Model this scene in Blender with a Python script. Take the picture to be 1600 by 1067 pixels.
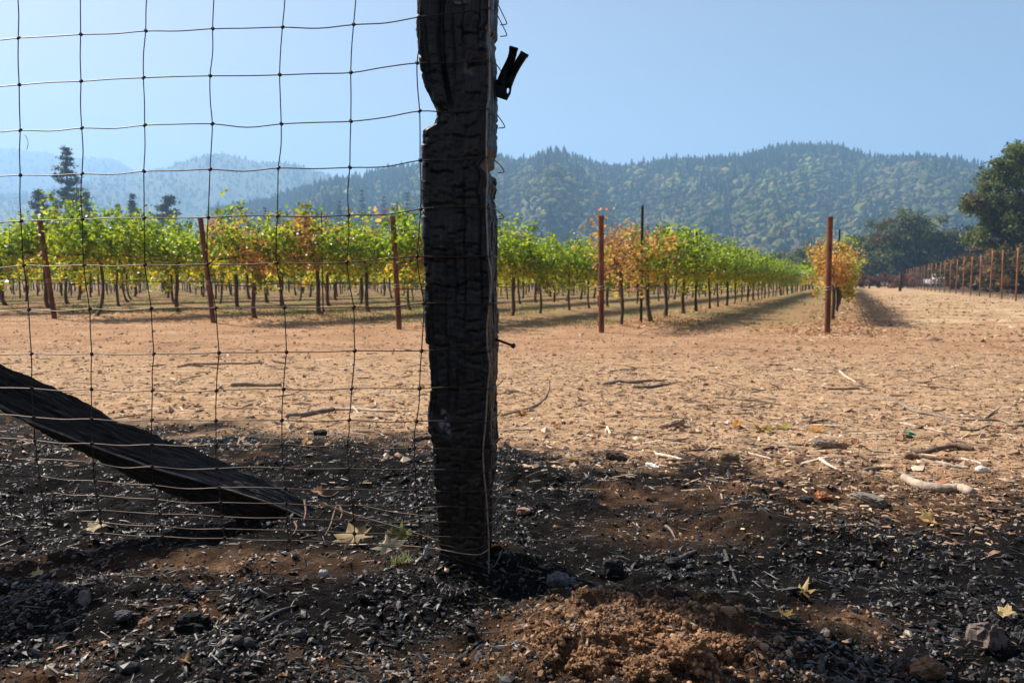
import bpy, math, random
import numpy as np
from mathutils import Vector, Matrix

R_ = math.radians
for o in list(bpy.data.objects):
    bpy.data.objects.remove(o)
SC = bpy.context.scene
COL = SC.collection
rng = np.random.default_rng(11)
random.seed(11)

# ------------------------------------------------------------------ camera
F = 1244.4            # focal length in photo pixels (28 mm on a 36 mm sensor, 1600 px wide)
CAMH = 0.68
HOR = 440.0           # photo row of the horizon
PITCH = math.atan((533.5 - HOR) / F)
cam_d = bpy.data.cameras.new('camera')
cam_d.lens = 28.0; cam_d.sensor_width = 36.0
cam_d.clip_start = 0.02; cam_d.clip_end = 12000
cam_d.dof.use_dof = True; cam_d.dof.focus_distance = 1.78; cam_d.dof.aperture_fstop = 9.0
cam = bpy.data.objects.new('camera', cam_d); COL.objects.link(cam)
cam.location = (0, 0, CAMH); cam.rotation_euler = (math.pi / 2 - PITCH, 0, 0)
SC.camera = cam

# ------------------------------------------------------------------ sky, sun, exposure
SUN_EL = R_(47.0)
SUN_AZ = math.atan2(-0.83, 0.55)       # measured from +Y towards +X: the sun stands ahead and to the left
w = bpy.data.worlds.new('World'); SC.world = w; w.use_nodes = True
nt = w.node_tree; nt.nodes.clear()
wo = nt.nodes.new('ShaderNodeOutputWorld'); wb = nt.nodes.new('ShaderNodeBackground')
sk = nt.nodes.new('ShaderNodeTexSky'); sk.sky_type = 'NISHITA'; sk.sun_disc = False
sk.sun_elevation = SUN_EL; sk.sun_rotation = SUN_AZ
sk.air_density = 1.0; sk.dust_density = 3.0; sk.ozone_density = 2.6; sk.altitude = 100
wb.inputs['Strength'].default_value = 0.05
tint = nt.nodes.new('ShaderNodeMix'); tint.data_type = 'RGBA'; tint.blend_type = 'MULTIPLY'; tint.inputs[0].default_value = 1.0
tint.inputs[7].default_value = (1.26, 0.95, 0.79, 1)
nt.links.new(sk.outputs[0], tint.inputs[6]); nt.links.new(tint.outputs[2], wb.inputs['Color']); nt.links.new(wb.outputs[0], wo.inputs['Surface'])
sun_d = bpy.data.lights.new('sun', 'SUN'); sun_d.energy = 5.0; sun_d.angle = R_(0.5); sun_d.color = (1.0, 0.915, 0.80)
sun = bpy.data.objects.new('sun', sun_d); COL.objects.link(sun)
sdir = Vector((math.sin(SUN_AZ) * math.cos(SUN_EL), math.cos(SUN_AZ) * math.cos(SUN_EL), math.sin(SUN_EL)))
sun.rotation_euler = sdir.to_track_quat('Z', 'Y').to_euler()
sun.location = sdir * 20
SC.view_settings.view_transform = 'Standard'; SC.view_settings.look = 'None'
SC.view_settings.exposure = 1.18; SC.view_settings.gamma = 1.0
SC.view_settings.use_curve_mapping = False
SC.cycles.volume_bounces = 1; SC.cycles.max_bounces = 8; SC.cycles.diffuse_bounces = 3
SC.cycles.transparent_max_bounces = 8; SC.cycles.transmission_bounces = 4
SC.cycles.use_denoising = True
SC.cycles.caustics_reflective = False; SC.cycles.caustics_refractive = False
SC.cycles.sample_clamp_indirect = 6.0

# ------------------------------------------------------------------ helpers
def hashf(i, j, s):
    n = (i.astype(np.int64) * 374761393 + j.astype(np.int64) * 668265263 + s * 974634777) & 0xffffffff
    n = ((n ^ (n >> 13)) * 1274126177) & 0xffffffff
    n = (n ^ (n >> 16)) & 0xffffffff
    return n.astype(np.float64) / 4294967295.0

def vnoise(x, y, s=0):
    x = np.asarray(x, float); y = np.asarray(y, float)
    i = np.floor(x); j = np.floor(y); fx = x - i; fy = y - j
    fx = fx * fx * (3 - 2 * fx); fy = fy * fy * (3 - 2 * fy)
    a = hashf(i, j, s); b = hashf(i + 1, j, s); c = hashf(i, j + 1, s); d = hashf(i + 1, j + 1, s)
    return (a * (1 - fx) + b * fx) * (1 - fy) + (c * (1 - fx) + d * fx) * fy

def fbm(x, y, s=0, oct=4, gain=0.5):
    v = 0; a = 1; t = 0
    for k in range(oct):
        v = v + a * (vnoise(x * 2 ** k + 17.3 * k, y * 2 ** k - 9.1 * k, s + k) - 0.5); t += a; a *= gain
    return v / t * 2      # about -1..1

def worley(x, y, s=0, jit=0.9, wrapx=None, box=False):
    i = np.floor(x); j = np.floor(y)
    f1 = np.full(np.shape(x), 9.0); f2 = f1.copy(); idv = np.zeros(np.shape(x))
    for di in (-1, 0, 1):
        for dj in (-1, 0, 1):
            ci = i + di; cj = j + dj
            hi = np.mod(ci, wrapx) if wrapx else ci
            px = ci + 0.5 + (hashf(hi, cj, s) - 0.5) * jit
            py = cj + 0.5 + (hashf(hi, cj, s + 5) - 0.5) * jit
            dx = np.abs(px - x); dy = np.abs(py - y)
            d = np.maximum(dx, dy) + 0.25 * np.minimum(dx, dy) if box else np.hypot(dx, dy)
            idn = hashf(hi, cj, s + 9)
            nf = d < f1
            f2 = np.where(nf, f1, np.minimum(f2, d)); idv = np.where(nf, idn, idv); f1 = np.where(nf, d, f1)
    return f1, f2, idv

def sstep(a, b, x):
    t = np.clip((np.asarray(x, float) - a) / (b - a), 0, 1)
    return t * t * (3 - 2 * t)

def mesh(name, V, Fs, mat=None, col=None, smooth=False, attrs=None):
    V = np.asarray(V, np.float32).reshape(-1, 3)
    if not isinstance(Fs, list): Fs = [Fs]
    Fs = [np.asarray(f, np.int32) for f in Fs if len(f)]
    me = bpy.data.meshes.new(name)
    me.vertices.add(len(V)); me.vertices.foreach_set('co', V.ravel())
    li = np.concatenate([f.ravel() for f in Fs]); tot = np.concatenate([np.full(len(f), f.shape[1], np.int32) for f in Fs])
    st = np.concatenate([[0], np.cumsum(tot)[:-1]]).astype(np.int32)
    me.loops.add(len(li)); me.loops.foreach_set('vertex_index', li)
    me.polygons.add(len(tot)); me.polygons.foreach_set('loop_start', st)
    me.polygons.foreach_set('use_smooth', np.full(len(tot), bool(smooth)))
    if col is not None:
        c = np.ones((len(V), 4), np.float32); c[:, :3] = np.asarray(col, np.float32)[:, :3]
        a = me.color_attributes.new('Col', 'FLOAT_COLOR', 'POINT'); a.data.foreach_set('color', c.ravel())
    for k, v in (attrs or {}).items():
        a = me.attributes.new(k, 'FLOAT', 'POINT'); a.data.foreach_set('value', np.asarray(v, np.float32))
    me.update(calc_edges=True)
    if mat: me.materials.append(mat)
    return me

def obj(name, me, parent=None, loc=None):
    o = bpy.data.objects.new(name, me); COL.objects.link(o)
    if parent: o.parent = parent
    if loc is not None: o.location = loc
    return o

def tag(o, label=None, cat=None, group=None, kind=None):
    if label: o['label'] = label
    if cat: o['category'] = cat
    if group: o['group'] = group
    if kind: o['kind'] = kind
    return o

def thing(name, label, cat, loc=(0, 0, 0), group=None):
    o = bpy.data.objects.new(name, None); COL.objects.link(o); o.location = loc
    o.empty_display_size = 0.05
    return tag(o, label, cat, group)

class Acc:                      # collects shapes into one mesh
    def __init__(s): s.V = []; s.F = {}; s.C = []; s.n = 0
    def add(s, V, Fa, C=None):
        V = np.asarray(V, float).reshape(-1, 3); Fa = np.asarray(Fa, int)
        s.F.setdefault(Fa.shape[1], []).append(Fa + s.n); s.V.append(V); s.n += len(V)
        c = np.ones((len(V), 3)) if C is None else np.broadcast_to(np.asarray(C, float), (len(V), 3))
        s.C.append(c)
    def mesh(s, name, mat, smooth=False):
        return mesh(name, np.concatenate(s.V), [np.concatenate(f) for f in s.F.values()], mat, np.concatenate(s.C), smooth)

def catmull(P, n=6):
    P = np.asarray(P, float)
    if len(P) < 3:
        t = np.linspace(0, 1, n + 1)[:, None]; return P[0] * (1 - t) + P[-1] * t
    Q = np.vstack([2 * P[0] - P[1], P, 2 * P[-1] - P[-2]]); out = []
    t = np.linspace(0, 1, n, endpoint=False)[:, None]
    for k in range(len(P) - 1):
        a, b, c, d = Q[k:k + 4]
        out.append(0.5 * (2 * b + (c - a) * t + (2 * a - 5 * b + 4 * c - d) * t ** 2 + (3 * b - a - 3 * c + d) * t ** 3))
    return np.vstack(out + [P[-1:]])

def tube(P, r, sides=6, cap=True):
    P = np.asarray(P, float); n = len(P); r = np.broadcast_to(np.asarray(r, float), (n,))
    T = np.gradient(P, axis=0); T /= np.linalg.norm(T, axis=1)[:, None] + 1e-9
    ref = np.array([0.13, 0.31, 0.94]) if abs(T[:, 2]).mean() < 0.8 else np.array([0.9, 0.4, 0.1])
    U = np.cross(T, ref); U /= np.linalg.norm(U, axis=1)[:, None] + 1e-9
    W = np.cross(T, U)
    a = np.linspace(0, 2 * np.pi, sides, endpoint=False)
    V = P[:, None] + r[:, None, None] * (np.cos(a)[None, :, None] * U[:, None] + np.sin(a)[None, :, None] * W[:, None])
    V = V.reshape(-1, 3)
    i = np.arange(n - 1)[:, None] * sides; j = np.arange(sides)[None]; j2 = (j + 1) % sides
    Q = np.stack([i + j, i + j2, i + sides + j2, i + sides + j], -1).reshape(-1, 4)
    Tn = np.zeros((0, 3), int)
    if cap:
        c0 = len(V); V = np.vstack([V, P[:1], P[-1:]]); k = np.arange(sides); k2 = (k + 1) % sides; b = (n - 1) * sides
        Tn = np.vstack([np.stack([np.full(sides, c0), k2, k], -1), np.stack([np.full(sides, c0 + 1), b + k, b + k2], -1)])
    return V, Q, Tn

def tube_mesh(name, P, r, mat, sides=6, smooth=True):
    V, Q, T = tube(P, r, sides); return mesh(name, V, [Q, T], mat, None, smooth)

def add_tube(acc, P, r, sides=5, C=None):
    V, Q, T = tube(P, r, sides); n = acc.n
    acc.add(V, Q, C)
    acc.F.setdefault(3, []).append(T + n)

def icosphere(sub=1):
    t = (1 + 5 ** .5) / 2
    V = np.array([(-1, t, 0), (1, t, 0), (-1, -t, 0), (1, -t, 0), (0, -1, t), (0, 1, t), (0, -1, -t), (0, 1, -t), (t, 0, -1), (t, 0, 1), (-t, 0, -1), (-t, 0, 1)], float)
    V /= np.linalg.norm(V[0])
    Fc = [(0, 11, 5), (0, 5, 1), (0, 1, 7), (0, 7, 10), (0, 10, 11), (1, 5, 9), (5, 11, 4), (11, 10, 2), (10, 7, 6), (7, 1, 8), (3, 9, 4), (3, 4, 2), (3, 2, 6), (3, 6, 8), (3, 8, 9), (4, 9, 5), (2, 4, 11), (6, 2, 10), (8, 6, 7), (9, 8, 1)]
    V = list(map(tuple, V))
    for _ in range(sub):
        mid = {}; nf = []
        def m(a, b):
            k = (min(a, b), max(a, b))
            if k not in mid:
                p = np.array(V[a]) + np.array(V[b]); p /= np.linalg.norm(p); mid[k] = len(V); V.append(tuple(p))
            return mid[k]
        for a, b, c in Fc:
            x, y, z = m(a, b), m(b, c), m(c, a); nf += [(a, x, z), (b, y, x), (c, z, y), (x, y, z)]
        Fc = nf
    return np.array(V), np.array(Fc)

OCTA = (np.array([(1, 0, 0), (-1, 0, 0), (0, 1, 0), (0, -1, 0), (0, 0, 1), (0, 0, -1)], float),
        np.array([(0, 2, 4), (2, 1, 4), (1, 3, 4), (3, 0, 4), (2, 0, 5), (1, 2, 5), (3, 1, 5), (0, 3, 5)]))
ICO0 = icosphere(0); ICO1 = icosphere(1); ICO2 = icosphere(2); ICO3 = icosphere(3)
BOXV = np.array([(x, y, z) for z in (-1, 1) for y in (-1, 1) for x in (-1, 1)], float)
BOXF = np.array([(0, 2, 3, 1), (4, 5, 7, 6), (0, 1, 5, 4), (2, 6, 7, 3), (0, 4, 6, 2), (1, 3, 7, 5)])

def rotm(ax, ay, az):
    ax, ay, az = map(np.asarray, (ax, ay, az)); n = len(az)
    cx, sx, cy, sy, cz, sz = np.cos(ax), np.sin(ax), np.cos(ay), np.sin(ay), np.cos(az), np.sin(az)
    M = np.empty((n, 3, 3))
    M[:, 0, 0] = cz * cy; M[:, 0, 1] = cz * sy * sx - sz * cx; M[:, 0, 2] = cz * sy * cx + sz * sx
    M[:, 1, 0] = sz * cy; M[:, 1, 1] = sz * sy * sx + cz * cx; M[:, 1, 2] = sz * sy * cx - cz * sx
    M[:, 2, 0] = -sy; M[:, 2, 1] = cy * sx; M[:, 2, 2] = cy * cx
    return M

def scatter(acc, proto, P, S, M, C, jit=0.0):
    V, Fa = proto; n = len(P)
    if n == 0: return
    S = np.asarray(S, float); S = np.repeat(S[:, None], 3, 1) if S.ndim == 1 else S
    W = V[None] * S[:, None]
    if jit: W = W * (1 + jit * (rng.random((n, len(V), 1)) - 0.5) * 2)
    W = np.einsum('nij,nkj->nki', M, W) + P[:, None]
    Fi = Fa[None] + (np.arange(n) * len(V))[:, None, None]
    acc.add(W.reshape(-1, 3), Fi.reshape(-1, Fa.shape[1]), np.repeat(C, len(V), 0))

def box_mesh(name, cx, cy, cz, sx, sy, sz, mat):
    return mesh(name, BOXV * [sx / 2, sy / 2, sz / 2] + [cx, cy, cz], BOXF, mat)

# ------------------------------------------------------------------ materials
def new_mat(name):
    m = bpy.data.materials.new(name); m.use_nodes = True
    n = m.node_tree; n.nodes.clear()
    out = n.nodes.new('ShaderNodeOutputMaterial')
    return m, n, out

def N(n, t, **kw):
    x = n.nodes.new(t)
    for k, v in kw.items():
        if k in x.inputs.keys() if hasattr(x.inputs, 'keys') else False: x.inputs[k].default_value = v
        else: setattr(x, k, v)
    return x

def noise_node(n, scale, detail=4, rough=0.55, vec=None):
    x = n.nodes.new('ShaderNodeTexNoise'); x.inputs['Scale'].default_value = scale
    x.inputs['Detail'].default_value = detail; x.inputs['Roughness'].default_value = rough
    if vec is not None: n.links.new(vec, x.inputs['Vector'])
    return x

def ramp(n, src, stops):
    r = n.nodes.new('ShaderNodeValToRGB'); e = r.color_ramp.elements
    while len(e) < len(stops): e.new(0.5)
    for k, (p, c) in enumerate(stops): e[k].position = p; e[k].color = (*c, 1)
    n.links.new(src, r.inputs[0]); return r

def mixc(n, fac, a, b, mode='MIX'):
    x = n.nodes.new('ShaderNodeMix'); x.data_type = 'RGBA'; x.blend_type = mode
    for s, v in ((x.inputs[0], fac), (x.inputs[6], a), (x.inputs[7], b)):
        if isinstance(v, (int, float)): s.default_value = v
        elif isinstance(v, tuple): s.default_value = (*v, 1)
        else: n.links.new(v, s)
    return x.outputs[2]

def pmat(name, c1, c2, scale=20, rough=0.8, metal=0.0, bump=0.3, bdist=0.01, attr=False, stretch=None, spec=0.4, c3=None, bscale=None):
    m, n, out = new_mat(name)
    b = n.nodes.new('ShaderNodeBsdfPrincipled'); n.links.new(b.outputs[0], out.inputs[0])
    tc = n.nodes.new('ShaderNodeTexCoord'); vec = tc.outputs['Object']
    if stretch:
        mp = n.nodes.new('ShaderNodeMapping'); mp.inputs['Scale'].default_value = stretch
        n.links.new(vec, mp.inputs['Vector']); vec = mp.outputs[0]
    nz = noise_node(n, scale, 5, 0.6, vec)
    stops = [(0.3, c1), (0.7, c2)] if c3 is None else [(0.25, c1), (0.5, c2), (0.75, c3)]
    c = ramp(n, nz.outputs['Fac'], stops).outputs[0]
    if attr:
        a = n.nodes.new('ShaderNodeAttribute'); a.attribute_name = 'Col'
        c = mixc(n, 1.0, c, a.outputs['Color'], 'MULTIPLY')
    n.links.new(c, b.inputs['Base Color'])
    b.inputs['Roughness'].default_value = rough; b.inputs['Metallic'].default_value = metal
    b.inputs['Specular IOR Level'].default_value = spec
    if bump:
        nb = noise_node(n, bscale or scale * 3, 4, 0.6, vec)
        bp = n.nodes.new('ShaderNodeBump'); bp.inputs['Strength'].default_value = bump; bp.inputs['Distance'].default_value = bdist
        n.links.new(nb.outputs['Fac'], bp.inputs['Height']); n.links.new(bp.outputs[0], b.inputs['Normal'])
    return m

def leaf_mat(name, trans=0.4, rough=0.45, spec=0.35, warm=(1.15, 1.1, 0.5)):
    m, n, out = new_mat(name)
    a = n.nodes.new('ShaderNodeAttribute'); a.attribute_name = 'Col'
    b = n.nodes.new('ShaderNodeBsdfPrincipled'); b.inputs['Roughness'].default_value = rough
    b.inputs['Specular IOR Level'].default_value = spec
    n.links.new(a.outputs['Color'], b.inputs['Base Color'])
    t = n.nodes.new('ShaderNodeBsdfTranslucent')
    n.links.new(mixc(n, 1.0, a.outputs['Color'], warm, 'MULTIPLY'), t.inputs['Color'])
    x = n.nodes.new('ShaderNodeMixShader'); x.inputs[0].default_value = trans
    n.links.new(b.outputs[0], x.inputs[1]); n.links.new(t.outputs[0], x.inputs[2]); n.links.new(x.outputs[0], out.inputs[0])
    return m

def attr_mat(name, rough=0.85, spec=0.3, nscale=0.0, metal=0.0):
    m, n, out = new_mat(name)
    a = n.nodes.new('ShaderNodeAttribute'); a.attribute_name = 'Col'
    b = n.nodes.new('ShaderNodeBsdfPrincipled'); b.inputs['Roughness'].default_value = rough
    b.inputs['Specular IOR Level'].default_value = spec; b.inputs['Metallic'].default_value = metal
    c = a.outputs['Color']
    if nscale:
        tc = n.nodes.new('ShaderNodeTexCoord')
        nz = noise_node(n, nscale, 4, 0.6, tc.outputs['Object'])
        r = ramp(n, nz.outputs['Fac'], [(0.3, (0.6, 0.6, 0.6)), (0.7, (1.35, 1.35, 1.35))])
        c = mixc(n, 1.0, c, r.outputs[0], 'MULTIPLY')
        bp = n.nodes.new('ShaderNodeBump'); bp.inputs['Strength'].default_value = 0.4; bp.inputs['Distance'].default_value = 0.3 / nscale
        n.links.new(nz.outputs['Fac'], bp.inputs['Height']); n.links.new(bp.outputs[0], b.inputs['Normal'])
    n.links.new(c, b.inputs['Base Color']); n.links.new(b.outputs[0], out.inputs[0])
    return m

M = {}
M['rust_wire'] = pmat('rusty_wire', (0.02, 0.012, 0.009), (0.085, 0.045, 0.024), 60, 0.45, 0.35, 0.3, 0.0005)
M['bright_wire'] = pmat('weathered_wire', (0.20, 0.15, 0.105), (0.46, 0.37, 0.27), 60, 0.4, 0.5, 0.2, 0.0005)
M['rust_post'] = pmat('rusty_steel', (0.045, 0.016, 0.011), (0.14, 0.05, 0.026), 11, 0.75, 0.15, 0.5, 0.004, c3=(0.27, 0.115, 0.055), stretch=(1, 1, 0.35))
M['rust_fence'] = pmat('rusty_fence_steel', (0.2, 0.075, 0.03), (0.34, 0.14, 0.06), 5, 0.8, 0.1, 0.2, 0.003)
M['stake'] = pmat('dark_stake_steel', (0.02, 0.013, 0.011), (0.06, 0.035, 0.025), 18, 0.7, 0.3, 0.2, 0.003)
M['iron'] = pmat('scorched_iron', (0.006, 0.006, 0.007), (0.022, 0.02, 0.022), 70, 0.5, 0.6, 0.4, 0.001)
M['nail'] = pmat('rusty_nail', (0.03, 0.016, 0.01), (0.11, 0.05, 0.025), 60, 0.6, 0.4, 0.2, 0.0005)
M['bark'] = pmat('vine_bark', (0.045, 0.028, 0.018), (0.15, 0.095, 0.06), 25, 0.9, 0, 0.7, 0.008, stretch=(1, 1, 0.2))
M['trunk'] = pmat('tree_bark', (0.04, 0.03, 0.022), (0.13, 0.095, 0.07), 6, 0.9, 0, 0.8, 0.05, stretch=(1, 1, 0.25))
M['leaf'] = leaf_mat('grape_leaf', 0.5, 0.38, 0.5, (1.9, 1.75, 0.7))
M['tree_leaf'] = leaf_mat('tree_leaf', 0.38, 0.55, 0.3, (1.1, 1.1, 0.6))
M['dry_leaf'] = leaf_mat('dry_leaf', 0.25, 0.7, 0.2, (1.1, 1.0, 0.7))
M['hose'] = pmat('black_drip_hose', (0.02, 0.02, 0.022), (0.06, 0.06, 0.065), 8, 0.5, 0, 0)
M['galv'] = pmat('galvanised_wire', (0.25, 0.25, 0.25), (0.45, 0.45, 0.46), 30, 0.4, 0.6, 0)
M['stick'] = pmat('weathered_stick', (0.5, 0.5, 0.5), (1.15, 1.15, 1.15), 40, 0.85, 0, 0.7, 0.004, attr=True, stretch=(0.3, 1, 1), bscale=160)
M['chunk'] = attr_mat('rough_chunk', 0.9, 0.25, 90)
M['gravel'] = attr_mat('charcoal_gravel', 0.5, 0.42)
M['litter'] = attr_mat('dry_litter', 0.85, 0.25)
M['forest'] = attr_mat('forest_foliage', 0.9, 0.1, 0.55)
M['paint'] = pmat('white_paint', (0.74, 0.74, 0.73), (0.8, 0.8, 0.79), 2, 0.3, 0, 0)
M['glass'] = pmat('dark_glass', (0.02, 0.025, 0.03), (0.03, 0.035, 0.04), 2, 0.08, 0, 0, spec=0.6)
M['tyre'] = pmat('tyre_rubber', (0.015, 0.015, 0.015), (0.03, 0.03, 0.03), 20, 0.8, 0, 0)
M['plastic'] = pmat('plastic_scrap', (0.01, 0.22, 0.15), (0.02, 0.34, 0.24), 30, 0.35, 0, 0)

# ------------------------------------------------------------------ layout: photo pixel -> ground or plane
cp, sp = math.cos(PITCH), math.sin(PITCH)
def ray(px, py):
    u = (px - 800) / F; v = (533.5 - py) / F
    return np.array([u, cp + v * sp, -sp + v * cp])
def at(px, py, Y):
    d = ray(px, py); return np.array([0, 0, CAMH]) + d * (Y / d[1])

ROWDIR = np.array([0.3896, 0.921]); ROWN = np.array([0.921, -0.3896])
ROW0 = [(4.14, 10.44), (1.175, 10.44), (-1.54, 10.86), (-4.36, 11.62), (-7.07, 12.3)]
for k in range(5, 24): ROW0.append((ROW0[-1][0] - 2.70, ROW0[-1][1] + 0.62))
ROW0 = np.array(ROW0)

def char_mask(x, y):
    """1 where the ground is burnt black."""
    b = 3.22 - 0.36 * np.clip(x, -2.5, 2) + 0.3 * fbm(x * 1.1, y * 1.1, 3, 3) + 0.5 * fbm(x * 4.1, y * 3.2, 31, 4, .65)
    return 1 - sstep(-0.3, 0.3, y - b)

def brown_mask(x, y):
    """1 where raw brown soil shows through the char."""
    m = np.exp(-(((x - 0.22 - .1 * (1.4 - y)) / 0.25) ** 2 + ((y - 1.42) / 0.2) ** 2) ** 2 + .5 * fbm(x * 9, y * 9, 71, 3)); m = np.minimum(m, 1)
    m = np.maximum(m, 0.5 * np.exp(-(((x - 0.42) / 0.20) ** 2 + ((y - 2.12) / 0.12) ** 2)))
    m = np.maximum(m, 0.9 * np.exp(-(((x - 0.68) / 0.07) ** 2 + ((y - 1.56) / 0.06) ** 2)))
    m = np.maximum(m, 0.65 * np.exp(-(((x + 0.72) / 0.4) ** 2 + ((y - 1.85) / 0.10) ** 2)))
    m = np.maximum(m, 0.5 * np.exp(-(((x + 0.15) / 0.2) ** 2 + ((y - 1.33) / 0.09) ** 2)))
    m = np.maximum(m, 0.75 * np.exp(-(((x - 1.25) / 0.42) ** 2 + ((y - 2.55) / 0.28) ** 2)))
    n = fbm(x * 2.6, y * 3.2, 77, 4)
    return np.clip(m + 0.5 * sstep(0.3, 0.75, n + .25 * fbm(x * 14, y * 14, 79, 2)), 0, 1)

def g(x, y):
    x = np.asarray(x, float); y = np.asarray(y, float)
    z = 0.012 * fbm(x * 0.5, y * 0.5, 1, 3)
    near = 1 - sstep(3.0, 9.0, y)
    z = z + near * (0.020 * fbm(x * 2.2, y * 2.2, 2, 3))
    ch = 1 - sstep(2.7, 3.5, y)
    z = z + ch * (0.016 * fbm(x * 9, y * 9, 4, 3) + 0.022 * fbm(x * 4.2, y * 4.2, 14, 2))
    z = z + 0.035 * np.exp(-(((x + 0.1) / 0.35) ** 2 + ((y - 1.85) / 0.28) ** 2))
    mm = np.exp(-(((x - 0.25) / 0.30) ** 2 + ((y - 1.44) / 0.25) ** 2) ** 2)
    z = z + mm * (0.030 + 0.012 * np.exp(-(((x - 0.27) / 0.12) ** 2 + ((y - 1.36) / 0.07) ** 2)))
    f1, f2, idv = worley(x * 15, y * 15, 8); f1b, f2b, idb = worley(x * 38, y * 38, 18)
    z = z + (0.75 * mm + 0.62 * ch) * (0.022 * (1 - np.minimum(f1, 1)) * (idv > .45) * (0.3 + idv) + 0.010 * (1 - np.minimum(f1b, 1)) * idb)
    z = z - 0.02 * np.exp(-(((x + 0.02) / 0.09) ** 2 + ((y - 1.60) / 0.06) ** 2))
    z = z + 0.014 * np.clip(-x, 0, 9) * sstep(6, 11, y) * (1 - sstep(30, 80, y))
    # vine-row berms
    p = x * ROWN[0] + y * ROWN[1]; t = x * ROWDIR[0] + y * ROWDIR[1]
    pr = ROW0 @ ROWN; tr = ROW0 @ ROWDIR
    bz = 0
    for k in range(len(ROW0)):
        bz = bz + np.exp(-((p - pr[k]) / 0.42) ** 2) * sstep(tr[k] - 0.5, tr[k] + 1.5, t)
    z = z + 0.055 * bz * (1 - sstep(70, 90, y))
    z = z - 0.9 * sstep(0, 14, p - 13.0) * sstep(20, 60, y)
    vy = sstep(8, 12, y) * (1 - sstep(25, 60, y))
    z = z + vy * 0.018 * fbm(x * 3.3, y * 3.3, 6, 3)
    return z

def gz(x, y): return float(g(np.array([x]), np.array([y]))[0])
def gp(px, py):
    """ground point seen at a photo pixel"""
    d = ray(px, py); lo = 0.3
    t = CAMH / -d[2]
    for _ in range(12):
        p = np.array([0, 0, CAMH]) + d * t; t += (p[2] - gz(p[0], p[1])) / -d[2] * 0.9
    return np.array([0, 0, CAMH]) + d * t

# ------------------------------------------------------------------ ground
def grow(a, b, s0, k):
    out = [a]; s = s0
    while out[-1] < b: out.append(out[-1] + s); s *= k
    return out
ys = [-60, -20, -6, -2, 0, 0.5, 0.8, 0.95] + list(np.arange(1.05, 1.75, 0.0075)) + list(np.arange(1.75, 3.5, 0.013)) + grow(3.5, 2650, 0.018, 1.045)
xr = grow(1.6, 3000, 0.016, 1.085); xl = grow(1.5, 3000, 0.016, 1.085)
xs = [-v for v in xl[::-1]] + list(np.arange(-1.49, 1.595, 0.0108)) + xr
xs = np.array(xs); ys = np.array(ys)
gx, gy = np.meshgrid(xs, ys); fx, fy = gx.ravel(), gy.ravel()
gzv = g(fx, fy)
nx, ny = len(xs), len(ys)
i = np.arange(ny - 1)[:, None] * nx; j = np.arange(nx - 1)[None]
Q = np.stack([i + j, i + j + 1, i + nx + j + 1, i + nx + j], -1).reshape(-1, 4)
pp = fx * ROWN[0] + fy * ROWN[1]
chm = np.maximum(char_mask(fx, fy), .8 * sstep(5.7, 6.6, pp) * sstep(12, 20, fy)); brm = brown_mask(fx, fy)
track = sstep(0.5, 1.6, pp - (ROW0[0] @ ROWN)) * sstep(9, 13, fy)
vin = sstep(10.8, 13.5, fy + 0.28 * np.minimum(fx, 0)) * (1 - sstep(-0.3, 0.5, pp - (ROW0[0] @ ROWN)))
litt = sstep(2.6, 3.2, fy) * (1 - sstep(6.2, 8.2, fy + 0.5 * fbm(fx * 0.6, fy * 0.6, 9, 2)))

m, n, out = new_mat('burnt_and_bare_soil')
b = n.nodes.new('ShaderNodeBsdfPrincipled'); n.links.new(b.outputs[0], out.inputs[0])
tc = n.nodes.new('ShaderNodeTexCoord'); P_ = tc.outputs['Object']
def A_(nm):
    a = n.nodes.new('ShaderNodeAttribute'); a.attribute_name = nm; return a.outputs['Fac']
soil = ramp(n, noise_node(n, 1.3, 8, 0.72, P_).outputs['Fac'], [(0.3, (0.215, 0.120, 0.066)), (0.5, (0.345, 0.210, 0.122)), (0.7, (0.45, 0.295, 0.18))]).outputs[0]
grain = ramp(n, noise_node(n, 45, 5, 0.75, P_).outputs['Fac'], [(0.3, (0.42, 0.40, 0.38)), (0.5, (1, 1, 1)), (0.72, (1.4, 1.36, 1.3))]).outputs[0]
straw = ramp(n, noise_node(n, 9, 8, 0.75, P_).outputs['Fac'], [(0.32, (0.21, 0.125, 0.072)), (0.52, (0.40, 0.265, 0.158)), (0.7, (0.56, 0.41, 0.265))]).outputs[0]
c = mixc(n, A_('litter'), soil, straw)
trk = ramp(n, noise_node(n, 0.9, 9, 0.7, P_).outputs['Fac'], [(0.34, (0.25, 0.145, 0.082)), (0.5, (0.38, 0.255, 0.15)), (0.64, (0.54, 0.42, 0.27))]).outputs[0]
c = mixc(n, A_('track'), c, trk)
vfl = ramp(n, noise_node(n, 0.8, 9, 0.75, P_).outputs['Fac'], [(0.30, (0.19, 0.105, 0.06)), (0.46, (0.27, 0.165, 0.095)), (0.56, (0.22, 0.18, 0.08)), (0.70, (0.13, 0.155, 0.045))]).outputs[0]
c = mixc(n, A_('vineyard'), c, vfl)
c = mixc(n, 1.0, c, grain, 'MULTIPLY')
blk = ramp(n, noise_node(n, 30, 6, 0.7, P_).outputs['Fac'], [(0.3, (0.0025, 0.0024, 0.0024)), (0.55, (0.006, 0.0056, 0.0055)), (0.75, (0.024, 0.020, 0.0175))]).outputs[0]
brn = ramp(n, noise_node(n, 22, 6, 0.7, P_).outputs['Fac'], [(0.3, (0.05, 0.028, 0.017)), (0.5, (0.13, 0.074, 0.042)), (0.7, (0.25, 0.15, 0.085))]).outputs[0]
blk = mixc(n, A_('brown'), blk, brn)
c = mixc(n, A_('char'), c, blk)
n.links.new(c, b.inputs['Base Color'])
b.inputs['Roughness'].default_value = 1.0; b.inputs['Specular IOR Level'].default_value = 0.06
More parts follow.
